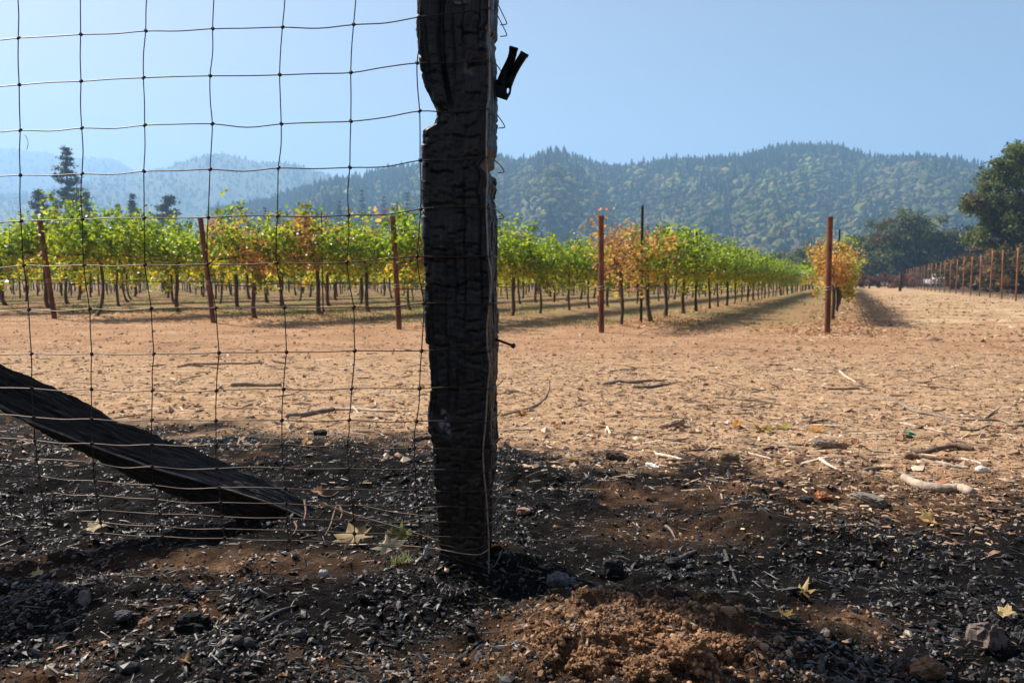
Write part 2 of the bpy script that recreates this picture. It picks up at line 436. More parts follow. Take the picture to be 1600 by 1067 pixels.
n1 = noise_node(n, 55, 6, 0.7, P_); n2 = noise_node(n, 7, 6, 0.7, P_)
bp1 = n.nodes.new('ShaderNodeBump'); bp1.inputs['Strength'].default_value = 0.9; bp1.inputs['Distance'].default_value = 0.012
bp2 = n.nodes.new('ShaderNodeBump'); bp2.inputs['Strength'].default_value = 0.7; bp2.inputs['Distance'].default_value = 0.05
n.links.new(n2.outputs['Fac'], bp2.inputs['Height']); n.links.new(n1.outputs['Fac'], bp1.inputs['Height'])
n.links.new(bp2.outputs[0], bp1.inputs['Normal']); n.links.new(bp1.outputs[0], b.inputs['Normal'])
M['ground'] = m
ground = obj('ground', mesh('ground', np.stack([fx, fy, gzv], -1), Q, m, None, True, dict(char=chm, brown=brm, track=track, vineyard=vin, litter=litt)))
tag(ground, 'burnt black soil in front fading to bare brown vineyard earth', 'ground', kind='structure')

# ------------------------------------------------------------------ hills and their woods
def interp(pts, x): p = np.array(pts, float); return np.interp(x, p[:, 0], p[:, 1])
def hill(name, ridge, D0, D1, label, col, seed, rough=0.04):
    """terrain rising from distance D0 to a ridge at distance D1, then falling away behind"""
    U = np.arange(ridge[0][0], ridge[-1][0] + 1, 12.0); T = np.concatenate([np.linspace(0, 1, 36), np.linspace(1.03, 1.22, 6)])
    uu, tt = np.meshgrid(U, T)
    D = D0 + (D1 - D0) * tt * (1 + 0.10 * fbm(uu / 160, tt * 0.7, seed, 3))
    zr = CAMH + (HOR - interp(ridge, uu)) / F * (D0 + (D1 - D0) * (1 + 0.10 * fbm(uu / 160, 0 * tt + 0.7, seed, 3)))
    prof = np.where(tt <= 1, 0.35 * tt + 0.65 * sstep(-0.15, 1.05, tt) , 1 - 1.1 * (tt - 1))
    prof = np.where(tt <= 1, (prof - prof[0, 0]) / (prof[35, 0] - prof[0, 0]), prof)
    spur = fbm(uu / 90 + 0.6 * tt, tt * 1.6, seed + 3, 4) * np.sin(np.clip(tt, 0, 1) ** .7 * np.pi) * np.clip(1.08 - tt, 0, 1) * 1.5
    z = -3 + (zr + 3) * np.clip(prof + 0.27 * spur, -0.2, 2)
    x = (uu - 800) / F * D
    V = np.stack([x, D, z], -1)
    r, c = uu.shape; i = np.arange(r - 1)[:, None] * c; j = np.arange(c - 1)[None]
    Q = np.stack([i + j, i + j + 1, i + c + j + 1, i + c + j], -1).reshape(-1, 4)
    o = obj(name, mesh(name, V.reshape(-1, 3), Q, col, None, True)); tag(o, label, 'hill', kind='structure')
    return V, U, T
def hill_sample(H, u, t):
    V, U, T = H
    a = np.interp(u, U, np.arange(len(U))); b_ = np.interp(t, T, np.arange(len(T)))
    i = np.clip(a.astype(int), 0, len(U) - 2); j = np.clip(b_.astype(int), 0, len(T) - 2); fa = (a - i)[:, None]; fb = (b_ - j)[:, None]
    return (V[j, i] * (1 - fa) + V[j, i + 1] * fa) * (1 - fb) + (V[j + 1, i] * (1 - fa) + V[j + 1, i + 1] * fa) * fb

M['hill_near'] = pmat('wooded_slope', (0.030, 0.038, 0.018), (0.075, 0.075, 0.03), 0.02, 0.95, 0, 0.6, 4, c3=(0.13, 0.10, 0.05), bscale=0.12)
M['hill_far'] = pmat('far_wooded_slope', (0.025, 0.036, 0.02), (0.05, 0.065, 0.03), 0.012, 0.95, 0, 0.8, 8, c3=(0.085, 0.085, 0.045), bscale=0.06)
RA = [(330, 335), (380, 328), (430, 318), (480, 304), (540, 290), (580, 280), (610, 271), (640, 267), (690, 258), (740, 252), (780, 252), (800, 258), (815, 262), (840, 256), (870, 252), (900, 256), (930, 264), (960, 269), (1000, 263), (1040, 258), (1100, 257), (1150, 254), (1175, 246), (1200, 240), (1240, 234), (1290, 236), (1320, 243), (1350, 252), (1380, 257), (1440, 254), (1480, 259), (1520, 267), (1545, 273), (1600, 285), (1700, 310), (1850, 345), (2000, 395)]
RB = [(-300, 330), (-100, 318), (60, 305), (150, 285), (230, 272), (270, 266), (300, 255), (330, 246), (345, 244), (365, 246), (390, 254), (415, 259), (430, 257), (450, 258), (480, 266), (510, 275), (540, 283), (600, 290), (760, 300), (900, 320)]
RC = [(-500, 262), (-300, 250), (-100, 243), (0, 237), (30, 236), (55, 240), (80, 242), (110, 249), (150, 251), (180, 250), (195, 255), (215, 269), (240, 278), (300, 292), (420, 310), (560, 330)]
HA = hill('hill', RA, 330, 800, 'near wooded ridge with a rounded top behind the vineyard', M['hill_near'], 41)
HB = hill('hill', RB, 760, 1500, 'blue hazy peak above the left vines', M['hill_far'], 47)
HC = hill('hill', RC, 1250, 2250, 'palest flat-topped ridge at the far left', M['hill_far'], 53)

def conifer_proto(seed, tiers=3, sides=6):
    r = np.random.default_rng(seed); V = []; Fc = []
    for k in range(tiers):
        z0 = 0.06 + 0.88 * k / tiers; z1 = min(1.0, z0 + 0.46 - 0.05 * k); rad = 0.19 * (1 - k / (tiers + 0.35)) ** 0.9
        b0 = len(V)
        for s in range(sides):
            a = 2 * math.pi * (s + 0.5 * (k % 2)) / sides; q = rad * r.uniform(0.6, 1.25)
            V.append((q * math.cos(a), q * math.sin(a), z0 + r.uniform(-0.03, 0.03)))
        V.append((r.uniform(-.01, .01), r.uniform(-.01, .01), z1)); t = len(V) - 1
        Fc += [(b0 + s, b0 + (s + 1) % sides, t) for s in range(sides)]
    return np.array(V), np.array(Fc)
def round_proto(seed):
    r = np.random.default_rng(seed); V, Fc = ICO0
    V = V * (1 + 0.33 * (r.random((len(V), 1)) * 2 - 1)); V = V * [0.46, 0.46, 0.5] + [0, 0, 0.52]
    return V, Fc
CON = [conifer_proto(s) for s in range(6)]; RND = [round_proto(s) for s in range(6)]

def wood(name, H, n, hmin, hmax, label, conif, seed, tmin=0.0, tmax=1.06, urange=None):
    r = np.random.default_rng(seed); V, U, T = H
    u0, u1 = urange or (U[0], U[-1])
    u = r.uniform(u0, u1, n); t = tmin + (tmax - tmin) * r.random(n) ** 0.9
    P = hill_sample(H, u, t)
    gap = (fbm(u / 22, t * 12, seed + 23, 3) < .52) | (t > .9); u, t, P = u[gap], t[gap], P[gap]; n = len(u)
    isc = r.random(n) < np.clip(conif(u, t) + 0.9 * fbm(u / 45, t * 7, seed, 3), 0.02, 0.98)
    h = r.uniform(hmin, hmax, n) * (1 - .3 * sstep(.75, .95, t)) * np.where(isc, 1.0, 0.50) * np.clip(r.lognormal(-.1, .3, n), .5, 1.6)
    warm = fbm(u / 60, t * 6, seed + 7, 3)
    cc = np.stack([r.uniform(0.016, 0.032, n), r.uniform(0.036, 0.058, n), r.uniform(0.020, 0.032, n)], -1)
    k = np.clip(.5 * r.random(n) + .5 * (.5 + 1.1 * fbm(u / 28, t * 11, seed + 17, 3)), 0, 1)[:, None]
    cg = np.where(k < 0.60, [0.075, 0.10, 0.034], np.where(k < 0.86, [0.125, 0.14, 0.045], np.where(k < 0.96, [0.17, 0.14, 0.06], [0.18, 0.11, 0.06])))
    cg = cg * r.uniform(0.6, 1.3, (n, 1)) * (1 + .9 * sstep(.0, .6, warm))[:, None]
    Cc = np.where(isc[:, None], cc * .9, cg * np.array([1.12, .98, .85]))
    acc = Acc()
    M0 = rotm(np.zeros(n), np.zeros(n), r.uniform(0, 6.28, n)); P[:, 2] -= h * 0.06
    which = r.integers(0, 6, n)
    for q in range(6):
        for flag, PR in ((True, CON), (False, RND)):
            s = (which == q) & (isc == flag)
            wd = np.where(flag, r.uniform(1.0, 1.7, s.sum()), r.uniform(0.9, 1.5, s.sum()))
            S = np.stack([h[s] * wd, h[s] * wd, h[s]], -1)
            scatter(acc, PR[q], P[s], S, M0[s], Cc[s])
    o = obj(name, acc.mesh(name, M['forest'])); tag(o, label, 'forest', kind='stuff')
wood('forest', HA, 31000, 4.8, 9.6, 'mixed conifer and broadleaf forest covering the near ridge', lambda u, t: 0.10 + 0.75 * sstep(0.45, 0.98, t) + 0.45 * sstep(700, 480, u) - 0.35 * sstep(1330, 1500, u) + 0.5 * (t < 0.05), 5)
wood('forest', HB, 7000, 5, 10.5, 'hazy conifer forest on the far peak', lambda u, t: 0.7 + 0 * u, 6)
wood('forest', HC, 2200, 7, 13, 'pale forest on the farthest ridge', lambda u, t: 0.35 + 0 * u, 8, tmin=0.3)

# ------------------------------------------------------------------ trees
def leafquads(acc, P, size, col, r, flat=0.3, aspect=0.6):
    n = len(P); M3 = rotm(r.normal(0, 1.0, n) * (1 - flat), r.normal(0, 1.0, n) * (1 - flat), r.uniform(0, 6.28, n))
    V = np.array([(-1, 0, 0), (0, -aspect, 0.12), (1, 0, 0), (0, aspect, 0.12)]); Fq = np.array([(0, 1, 2, 3)])
    scatter(acc, (V, Fq), P, size, M3, col)

def pine(px_top, py_top, Y, h, half, seed, label, color=(0.022, 0.036, 0.020), start=0.12, dens=1.0):
    r = np.random.default_rng(seed); p = at(px_top, py_top, Y); base = np.array([p[0], Y, p[2] - h])
    base[2] = min(base[2], gz(p[0], Y)); h = p[2] - base[2]
    root = thing('conifer_tree', label, 'tree', tuple(base))
    tp = catmull([(0, 0, -0.3), (0.05, 0, h * 0.4), (-0.06, 0, h * 0.75), (0, 0, h * 0.985)], 4)
    obj('trunk', tube_mesh('trunk', tp, np.linspace(h * 0.016, h * 0.002, len(tp)), M['trunk'], 7), root)
    ba = Acc(); la = Acc(); PP = []; CC = []; SS = []
    z = start * h; k = 0
    while z < h * 0.985:
        f = (z / h - start) / (1 - start)
        L = half * (1 - f) ** 0.8 * (0.55 + 0.45 * min(1, f * 6 + 0.3))
        for q in range(r.integers(4, 7)):
            a = r.uniform(0, 6.28); l = max(0.25, L * r.uniform(0.5, 1.15)); droop = r.uniform(-0.25, 0.12) + 0.35 * f
            e = np.array([math.cos(a) * l, math.sin(a) * l, droop * l]); s = np.array([0, 0, z])
            mid = s + e * 0.5 + [0, 0, -0.05 * l]; e = s + e
            add_tube(ba, [s, mid, e], [h * 0.0035, h * 0.002, h * 0.0008], 3)
            nc = max(4, int(l / half * 15 * dens + 3)); tt = r.uniform(0.25, 1.05, nc) ** 0.8
            c = s + (e - s) * tt[:, None]
            for cpos in c:
                m_ = int(7 * dens) + 2
                off = r.normal(0, 1, (m_, 3)) * [0.35, 0.35, 0.20] * (0.30 + 0.11 * half)
                PP.append(cpos + off); CC.append(np.tile(np.array(color) * r.uniform(0.6, 1.5) * [1, 1, 1], (m_, 1)))
                SS.append(r.uniform(0.13, 0.30, m_) * (0.35 + 0.14 * half))
        z += h * r.uniform(0.022, 0.045); k += 1
    tag(obj('branches', ba.mesh('branches', M['trunk']), root), kind='stuff')
    leafquads(la, np.vstack(PP), np.concatenate(SS), np.vstack(CC), r, 0.45, 0.45)
    obj('crown', la.mesh('crown', M['tree_leaf']), root)
pine(103, 227, 140, 25, 6.0, 1, 'tall dark pine rising high above the left vines', (0.03, 0.047, 0.026), start=0.16, dens=1.0)
pine(60, 292, 140, 17, 4.6, 2, 'shorter rounded pine just left of the tallest pine')
pine(134, 300, 146, 16, 4.4, 3, 'bushy conifer close against the right of the tallest pine', (0.020, 0.034, 0.022))
pine(207, 302, 165, 19, 3.6, 4, 'narrow pointed conifer right of the tall pine group', (0.024, 0.040, 0.024), 0.05)
pine(184, 318, 175, 17, 3.0, 15, 'slim conifer just left of the narrow pointed one', (0.024, 0.040, 0.024), 0.05, .9)
pine(262, 302, 160, 18, 7.2, 5, 'broad spreading conifer above the leaning second end post', (0.024, 0.038, 0.020), 0.1)
pine(360, 322, 190, 18, 3.6, 6, 'small lone conifer right of the broad spreading one', (0.022, 0.036, 0.026), 0.05)
pine(414, 323, 235, 23, 3.4, 7, 'left one of a close pair of conifers above the orange vines', (0.022, 0.036, 0.028), 0.05)
pine(435, 324, 240, 23, 3.4, 8, 'right one of a close pair of conifers above the orange vines', (0.022, 0.036, 0.028), 0.05)
pine(478, 322, 245, 22, 3.6, 9, 'left of two conifers just right of the close pair', (0.022, 0.036, 0.028), 0.05)
pine(494, 323, 250, 22, 3.6, 10, 'right of two conifers just right of the close pair', (0.022, 0.036, 0.028), 0.05)
pine(565, 296, 300, 34, 5.0, 11, 'tall hazy conifer left of the third end post', (0.024, 0.038, 0.028), 0.05)
pine(600, 306, 290, 31, 4.6, 12, 'hazy conifer behind the third end post', (0.026, 0.042, 0.026), 0.05)
pine(636, 300, 300, 33, 5.0, 13, 'hazy conifer just left of the charred post', (0.026, 0.042, 0.026), 0.05)
pine(530, 314, 280, 28, 4.2, 14, 'hazy conifer above the thin stake left of the charred post', (0.024, 0.038, 0.028), 0.05)
pine(1112, 350, 330, 23, 4.2, 16, 'dark conifer low on the slope right of the thin stakes', (0.024, 0.038, 0.028), 0.05, .8)

belt = Acc(); rb_ = np.random.default_rng(31)
for q in range(62):
    px = rb_.uniform(140, 790) if q < 54 else rb_.uniform(820, 1180); Y = rb_.uniform(270, 380); h = rb_.uniform(17, 29) * (1 - .25 * (px > 800)) * (.8 + .2 * (px > 450)); x = (px - 800) / F * Y; half_ = h * rb_.uniform(.13, .2)
    nq = 750; f = rb_.random(nq) ** .75; a = rb_.uniform(0, 6.28, nq); whorl = .55 + .45 * np.abs(np.sin(f * rb_.uniform(22, 34)))
    rad = half_ * (1 - f) ** .85 * whorl * np.sqrt(rb_.random(nq)) + .1
    P = np.stack([x + rad * np.cos(a), Y + rad * np.sin(a), 1 + f * h - .12 * rad], -1)
    leafquads(belt, P, rb_.uniform(.35, .75, nq) * (1.15 - .6 * f), np.array([.026, .042, .027]) * rb_.uniform(.7, 1.4) * rb_.uniform(.7, 1.4, (nq, 1)), rb_, .45, .5)
    add_tube(belt, [(x, Y, -.3), (x, Y, h * .6), (x, Y, h)], [.3, .18, .03], 5, [.05, .04, .03])
tag(obj('conifer_belt', belt.mesh('conifer_belt', M['tree_leaf'])), 'hazy belt of conifers along the foot of the hills', 'forest', kind='stuff')

def broadleaf(name, label, cat, pos, h, rx, seed, col, nclump=160, per=80, lsize=0.16, zlo=0.25, trunk=True, warm=0.0, warmcol=(0.16, 0.09, 0.045), ry=None, clr=0.11, lobes=None):
    r = np.random.default_rng(seed); root = thing(name, label, cat, tuple(pos)); ry = ry or rx
    ba = Acc(); la = Acc()
    tr = h * 0.035
    C = []
    while len(C) < nclump:
        q = r.uniform(-1, 1, 3); d = np.linalg.norm(q)
        if d > 1 or d < 0.35 * r.random(): continue
        zc = zlo * h + (1 - zlo) * h * (q[2] * 0.5 + 0.5)
        wd = (1 + 0.28 * math.sin(3 * math.atan2(q[1], q[0]) + seed)) * (0.85 + 0.25 * r.random())
        C.append((q[0] * rx * wd, q[1] * ry * wd, zc * (0.92 + 0.12 * r.random())))
    C = np.array(C)
    if lobes is not None:
        k = r.integers(0, len(lobes), nclump); L = np.array(lobes, float)[k]
        q = r.normal(0, 1, (nclump, 3)); q /= np.linalg.norm(q, axis=1)[:, None]; q *= r.random((nclump, 1)) ** 0.4
        C = L[:, :3] + q * L[:, 3:4] * [1, 1, 0.7]
    if trunk:
        tp = catmull([(0, 0, -0.2), (0.04 * rx, 0, h * 0.15), (-0.05 * rx, 0.02, h * 0.32), (0.02, 0, h * 0.55)], 4)
        obj('trunk', tube_mesh('trunk', tp, np.linspace(tr, tr * 0.45, len(tp)), M['trunk'], 8), root)
        for k in range(0, nclump, 4):
            s = np.array([0, 0, h * r.uniform(0.16, 0.5)]); e = C[k]
            mid = s * 0.5 + e * 0.5 + [0, 0, r.uniform(-0.04, 0.08) * h]
            add_tube(ba, catmull([s, mid, e], 4), np.linspace(tr * 0.38, tr * 0.06, 9), 4)
        tag(obj('limbs', ba.mesh('limbs', M['trunk']), root), kind='stuff')
    else:
        for k in range(0, nclump, 3):
            add_tube(ba, catmull([(0, 0, 0), C[k] * [0.5, 0.5, 0.55], C[k]], 3), np.linspace(tr * 0.25, tr * 0.04, 7), 4)
        tag(obj('stems', ba.mesh('stems', M['trunk']), root), kind='stuff')
    cr = clr * h * r.uniform(0.6, 1.25, nclump)
    P = (C[:, None] + r.normal(0, 0.5, (nclump, per, 3)) * cr[:, None, None] * [1, 1, 0.7]).reshape(-1, 3)
    cc = np.array(col)[None] * r.uniform(0.6, 1.5, (nclump, 1))
    if warm: cc = np.where(r.random((nclump, 1)) < warm, np.array(warmcol)[None] * r.uniform(0.6, 1.3, (nclump, 1)), cc)
    cc = np.repeat(cc, per, 0) * r.uniform(0.75, 1.3, (nclump * per, 1))
    P[:, 2] = np.maximum(P[:, 2], 0.03)
    leafquads(la, P, r.uniform(0.6, 1.4, len(P)) * lsize, cc, r, 0.2)
    obj('crown', la.mesh('crown', M['tree_leaf']), root)
    return root

def on_ground(px, Y, dz=0):
    x = (px - 800) / F * Y; return (x, Y, gz(x, Y) + dz)
OAK = (0.10, 0.125, 0.038); OAKD = (0.085, 0.105, 0.04)
lob = []
rr = np.random.default_rng(3)
for (px, py, rad) in [(1592, 240, 16), (1575, 262, 20), (1555, 282, 22), (1598, 275, 26), (1535, 318, 20), (1565, 320, 30), (1600, 325, 34), (1520, 318, 9), (1550, 355, 24), (1585, 362, 32), (1622, 300, 36), (1640, 350, 44), (1530, 372, 16), (1630, 255, 24), (1670, 310, 40), (1690, 360, 40), (1660, 395, 40), (1600, 400, 26), (1565, 392, 20)]:
    for q in range(3):
        Y = 62 + rr.uniform(-3.5, 3.5); p = at(px, py, Y); lob.append((p[0], p[1], p[2], rad / F * 62))
ob = on_ground(1640, 62)
lob = [(a - ob[0], b_ - ob[1], c_ - ob[2], d_) for a, b_, c_, d_ in lob]
broadleaf('oak_tree', 'big dark oak reaching in from the right edge above the fence', 'tree', ob, 11.5, 6, 21, OAK, 330, 110, 0.13, lobes=lob, warm=0.06, warmcol=(0.11, 0.075, 0.03), clr=0.058)
OAKS = [(1405, 118, 11.2, 5.6, 'tall round-topped oak left of the big right oak', OAKD), (1362, 122, 8.0, 5.2, 'low oak just right of the last rusty end post', OAKD),
        (1455, 118, 8.2, 4.8, 'dark oak between the round-topped oak and the big right oak', OAKD), (1498, 116, 8.2, 4.4, 'smaller oak close to the left of the big right oak', (0.034, 0.046, 0.018)),
        (1322, 135, 7.0, 5.0, 'low oak behind the last rusty end post', OAKD), (1268, 150, 7.6, 6.2, 'dark oak above the end of the right vine row', OAKD), (1222, 165, 6.6, 5.2, 'lowest dark oak just left of the one above the right vine row', OAKD),
        (1432, 128, 9.0, 4.0, 'oak half hidden behind the round-topped oak', (0.03, 0.042, 0.022))]
for k, (px, Y, h, rx, lb, cl) in enumerate(OAKS):
    broadleaf('oak_tree', lb, 'tree', on_ground(px, Y), h, rx, 60 + k, cl, 120, 75, 0.24, zlo=0.12, clr=0.12, warm=0.03)
broadleaf('bare_tree', 'pale brown round tree low on the slope just right of the charred post', 'tree', on_ground(802, 190), 12.5, 5.6, 90, (0.20, 0.15, 0.09), 90, 60, 0.3, zlo=0.15)
broadleaf('round_tree', 'olive green tree just right of the pale brown one', 'tree', on_ground(842, 230), 12.5, 6, 91, (0.06, 0.075, 0.026), 90, 60, 0.35, zlo=0.12)
SC_ = (0.16, 0.105, 0.058)
for k, (px, Y, h, rx, lb) in enumerate([(1592, 46, 2.9, 2.3, 'scorched brown bush behind the fence at the right edge'), (1556, 52, 2.7, 2.2, 'scorched brown bush under the big right oak'),
        (1522, 60, 3.0, 2.2, 'scorched bush left of the one under the big oak'), (1496, 70, 2.8, 2.0, 'scorched bush right of the parked white truck'), (1480, 150, 3.4, 3.0, 'scorched bush behind the parked white truck'), (1436, 108, 2.4, 2.0, 'scorched bush left of the parked white truck')]):
    broadleaf('scorched_bush', lb, 'bush', on_ground(px, Y), h, rx, 110 + k, SC_, 60, 70, 0.11, zlo=0.05, trunk=False, warm=0.35, warmcol=(0.045, 0.05, 0.02), clr=0.15)
for k, (px, Y, h, rx, lb) in enumerate([(1345, 84, 1.4, 1.4, 'rust red dead brush just right of the last end post vine'), (1372, 84, 1.5, 1.5, 'rust red dead brush between the two dark fence posts'), (1398, 82, 1.5, 1.3, 'rust red dead brush beside the thicker dark fence post'), (1418, 84, 1.4, 1.2, 'rust red dead brush at the start of the rusty fence')]):
    broadleaf('dead_brush', lb, 'bush', on_ground(px, Y), h, rx, 130 + k, (0.13, 0.05, 0.03), 30, 60, 0.09, zlo=0.02, trunk=False, clr=0.2)

# ------------------------------------------------------------------ right-hand wire fence, dark posts, truck
ft = thing('tall_wire_fence', 'tall wire fence of slim rusty posts along the right of the track', 'fence', (0, 0, 0))
fpos = []
for k in range(-1, 21):
    Y = 28.4 + 2.62 * k; x = 17.95 + 0.42 * (Y - 28.4); fpos.append((x, Y, gz(x, Y)))
rf = np.random.default_rng(5)
pm = tube_mesh('post', [(0, 0, -0.1), (0, 0, 0.7), (0, 0, 1.4), (0, 0, 2.0)], 0.028, M['rust_fence'], 7)
for k, p in enumerate(fpos):
    o = obj('post', pm, ft, p); o.rotation_euler = (rf.normal(0, .012), rf.normal(0, .012), rf.uniform(0, 6)); o.scale = (1, 1, (1.9 - p[2]) / 1.96 * rf.uniform(0.97, 1.03))
for zc in np.linspace(0.15, 1.75, 9):
    P = np.array([(x, y, z + zc) for x, y, z in fpos]); obj('line_wire', tube_mesh('line_wire', P, 0.0035, M['rust_wire'], 4), ft)
for k, (px, py0, py1, Y, lb) in enumerate([(1405, 426, 458, 56, 'thicker dark fence post standing left of the slim rusty posts'), (1357, 436, 452, 80, 'small dark fence post farthest left along the track')]):
    x = (px - 800) / F * Y; z0 = gz(x, Y); z1 = at(px, py0, Y)[2]
    t = thing('dark_post', lb, 'post', (x, Y, z0))
    obj('shaft', tube_mesh('shaft', [(0, 0, -.1), (0.01, 0, (z1 - z0) * .5), (0, 0, z1 - z0)], 0.1, M['stake'], 8), t)
    obj('top_band', tube_mesh('top_band', [(0, 0, z1 - z0 - .12), (0, 0, z1 - z0 - .06)], 0.108, M['stake'], 8), t)

def truck(px, Y):
    x, y, z = on_ground(px, Y)
    t = thing('pickup_truck', 'small white pickup truck parked far off behind the rusty fence', 'truck', (x, y, z)); t.rotation_euler.z = R_(38)
    def prism(name, prof, w, mat, par, smooth=False):
        n = len(prof); V = [(a, -w / 2, b_) for a, b_ in prof] + [(a, w / 2, b_) for a, b_ in prof]
        me = bpy.data.meshes.new(name); me.from_pydata(V, [], [list(range(n))[::-1], list(range(n, 2 * n))] + [[k, (k + 1) % n, n + (k + 1) % n, n + k] for k in range(n)]); me.materials.append(mat)
        return obj(name, me, par)
    prism('body', [(-2.6, .45), (-2.6, .95), (-0.6, 1.0), (2.1, .98), (2.55, .9), (2.62, .5), (2.3, .42), (-2.4, .42)], 1.8, M['paint'], t)
    cab = prism('cab', [(-0.75, 1.002), (-0.6, 1.62), (0.75, 1.64), (1.45, .992)], 1.6, M['paint'], t)
    prism('side_window', [(-0.5, 1.1), (-0.42, 1.52), (0.68, 1.54), (1.12, 1.1)], 1.62, M['glass'], cab)
    prism('windscreen', [(0.86, 1.585), (1.44, 1.04), (1.475, 1.04), (0.895, 1.585)], 1.4, M['glass'], cab)
    for sx in (-1.6, 1.7):
        for sy in (-0.82, 0.82):
            V, Q, T = tube([(sx, sy - .11, .36), (sx, sy + .11, .36)], .36, 16)
            wh = obj('wheel', mesh('tyre', V, [Q, T], M['tyre']), t)
            V, Q, T = tube([(sx, sy - .118, .36), (sx, sy + .118, .36)], .2, 12); obj('rim', mesh('rim', V, [Q, T], M['galv']), wh)
    for sy in (-.65, .65): obj('headlight', box_mesh('headlight', 2.6, sy, .78, .06, .3, .14, M['galv']), t)
truck(1467, 101)

# ------------------------------------------------------------------ the vineyard
LEAFV = np.array([(0, 0, 0), (-.62, .08, .10), (-.78, .55, .02), (-.34, .72, .12), (0, 1.12, -.06), (.34, .72, .12), (.78, .55, .02), (.62, .08, .10), (0, .42, -.10)])
LEAFF = np.array([(8, 0, 7), (8, 7, 6), (8, 6, 5), (8, 5, 4), (8, 4, 3), (8, 3, 2), (8, 2, 1), (8, 1, 0)])
LOWV = np.array([(0, 0, 0), (-.7, .45, .1), (0, 1.1, -.05), (.7, .45, .1)]); LOWF = np.array([(0, 3, 2), (0, 2, 1)])

def vine_leaf_points(r, n, kind, L=0.76):
    ns = r.integers(18, 24); P = []
    tall = r.uniform(0.34, 0.60, ns)
    for k in range(ns):
        x0 = -L + 2 * L * (k + r.random()) / ns; side = r.uniform(-0.30, 0.30); h = tall[k] * (1.45 if r.random() < 0.2 else 1)
        m_ = int(n / ns * r.uniform(0.6, 1.4)); t = r.random(m_)
        x = x0 + t * r.uniform(-.28, .28); y = side * t ** 0.7 * 1.25 + r.uniform(-.06, .06); z = 0.84 + h * t
        w_ = 0.13 * (1 - 0.7 * t * (h > 0.62))
        P.append(np.stack([x, y + 0 * t, z], -1) + r.normal(0, 1, (m_, 3)) * np.stack([w_, w_, w_ * .8], -1))
    m_ = int(n * 0.34)
    P.append(np.stack([r.uniform(-L, L, m_), r.normal(0, .17, m_), r.uniform(.64, 1.16, m_)], -1))
    for _h in range(r.integers(1, 4)):
        m_ = int(n * 0.035); t = r.random(m_); P.append(np.stack([r.uniform(-L, L) + .1 * t, r.choice([-1, 1]) * (.2 + .15 * t), .85 - .45 * t], -1) + r.normal(0, .05, (m_, 3)))
    return np.vstack(P)

def leaf_cols(r, P, kind):
    n = len(P); k = r.random((n, 1))
    gr = np.where(k < .36, [0.075, 0.145, 0.02], np.where(k < .68, [0.19, 0.28, 0.032], np.where(k < .92, [0.28, 0.345, 0.042], [0.14, 0.21, 0.06])))
    low = np.clip((1.02 - P[:, 2:3]) / 0.25, 0, 1) * 0.5
    yl = np.where(r.random((n, 1)) < .75, [0.34, 0.31, 0.035], [0.42, 0.27, 0.05])
    c = np.where(r.random((n, 1)) < low, yl, gr)
    orr = np.where(r.random((n, 1)) < .5, [0.34, 0.185, 0.085], np.where(r.random((n, 1)) < .4, [0.22, 0.11, 0.06], [0.38, 0.27, 0.15]))
    f = {'green': 0.008, 'mixed': 0.33, 'brown': 1.1, 'half': 0.62}[kind]
    clump = 0.5 + 0.9 * fbm(P[:, 0] * 2.7 + 3, P[:, 2] * 3 + P[:, 1] * 2, int(n), 2)
    if kind in ('green',): fb = r.random(n) < f
    else: fb = (clump * 0.75 + 0.25 * r.random(n)) < f
    c = np.where(fb[:, None], orr, c)
    return c * r.uniform(0.75, 1.25, (n, 1))

def vine_foliage(seed, kind, n=1700, low=False):
    r = np.random.default_rng(seed); big_ = 1.9 if n < 200 else 1; P = vine_leaf_points(r, n, kind); c = leaf_cols(r, P, kind); m_ = len(P)
    sz = r.uniform(0.029, 0.056, m_) * (1.75 * big_ if low else 1) * (0.85 if kind == 'brown' else 1)
    Mx = rotm(r.normal(0.5, .75, m_), r.normal(0, .6, m_), r.uniform(0, 6.28, m_))
    a = Acc(); scatter(a, (LOWV, LOWF) if low else (LEAFV, LEAFF), P, sz, Mx, c, 0.12 if not low else 0)
    return a
def vine_wood(seed):
    r = np.random.default_rng(seed)
    z = np.linspace(-0.06, 0.80, 9); ph = r.uniform(0, 6)
    lean = r.normal(0, .07); kick = r.normal(0, .05)
    T = np.stack([lean * (z - .8) + kick * np.exp(-z / .12) + .012 * np.sin(9 * z + ph), r.normal(0, .05) * (z - .8) + .012 * np.cos(8 * z + ph), z], -1)
    rad = 0.027 * r.uniform(.8, 1.25) * (1 + .35 * np.exp(-z / .08) + .12 * np.sin(z * 37 + ph)); rad[-1] *= 1.25
    tr = tube_mesh('trunk', catmull(T, 2), np.interp(np.linspace(0, 8, 17), np.arange(9), rad), M['bark'], 8)
    ca = Acc(); top = T[-1]
    add_tube(ca, catmull([top + [.74 * 1, .0, .03], top + [.4, .02, .07], top + [.12, 0, .04], top, top + [-.12, 0, .04], top + [-.4, -.02, .06], top + [-.74, 0, .02]], 3), 0.016, 6)
    sh = Acc()
    for q in range(13):
        x = r.uniform(-.7, .7); h = r.uniform(.3, .6)
        add_tube(sh, catmull([(x, 0, .84), (x + r.normal(0, .05), r.normal(0, .08), .84 + h * .5), (x + r.normal(0, .12), r.normal(0, .15), .84 + h)], 3), np.linspace(.0055, .002, 7), 4)
    return tr, ca.mesh('cordon', M['bark']), sh.mesh('shoots', M['bark'])
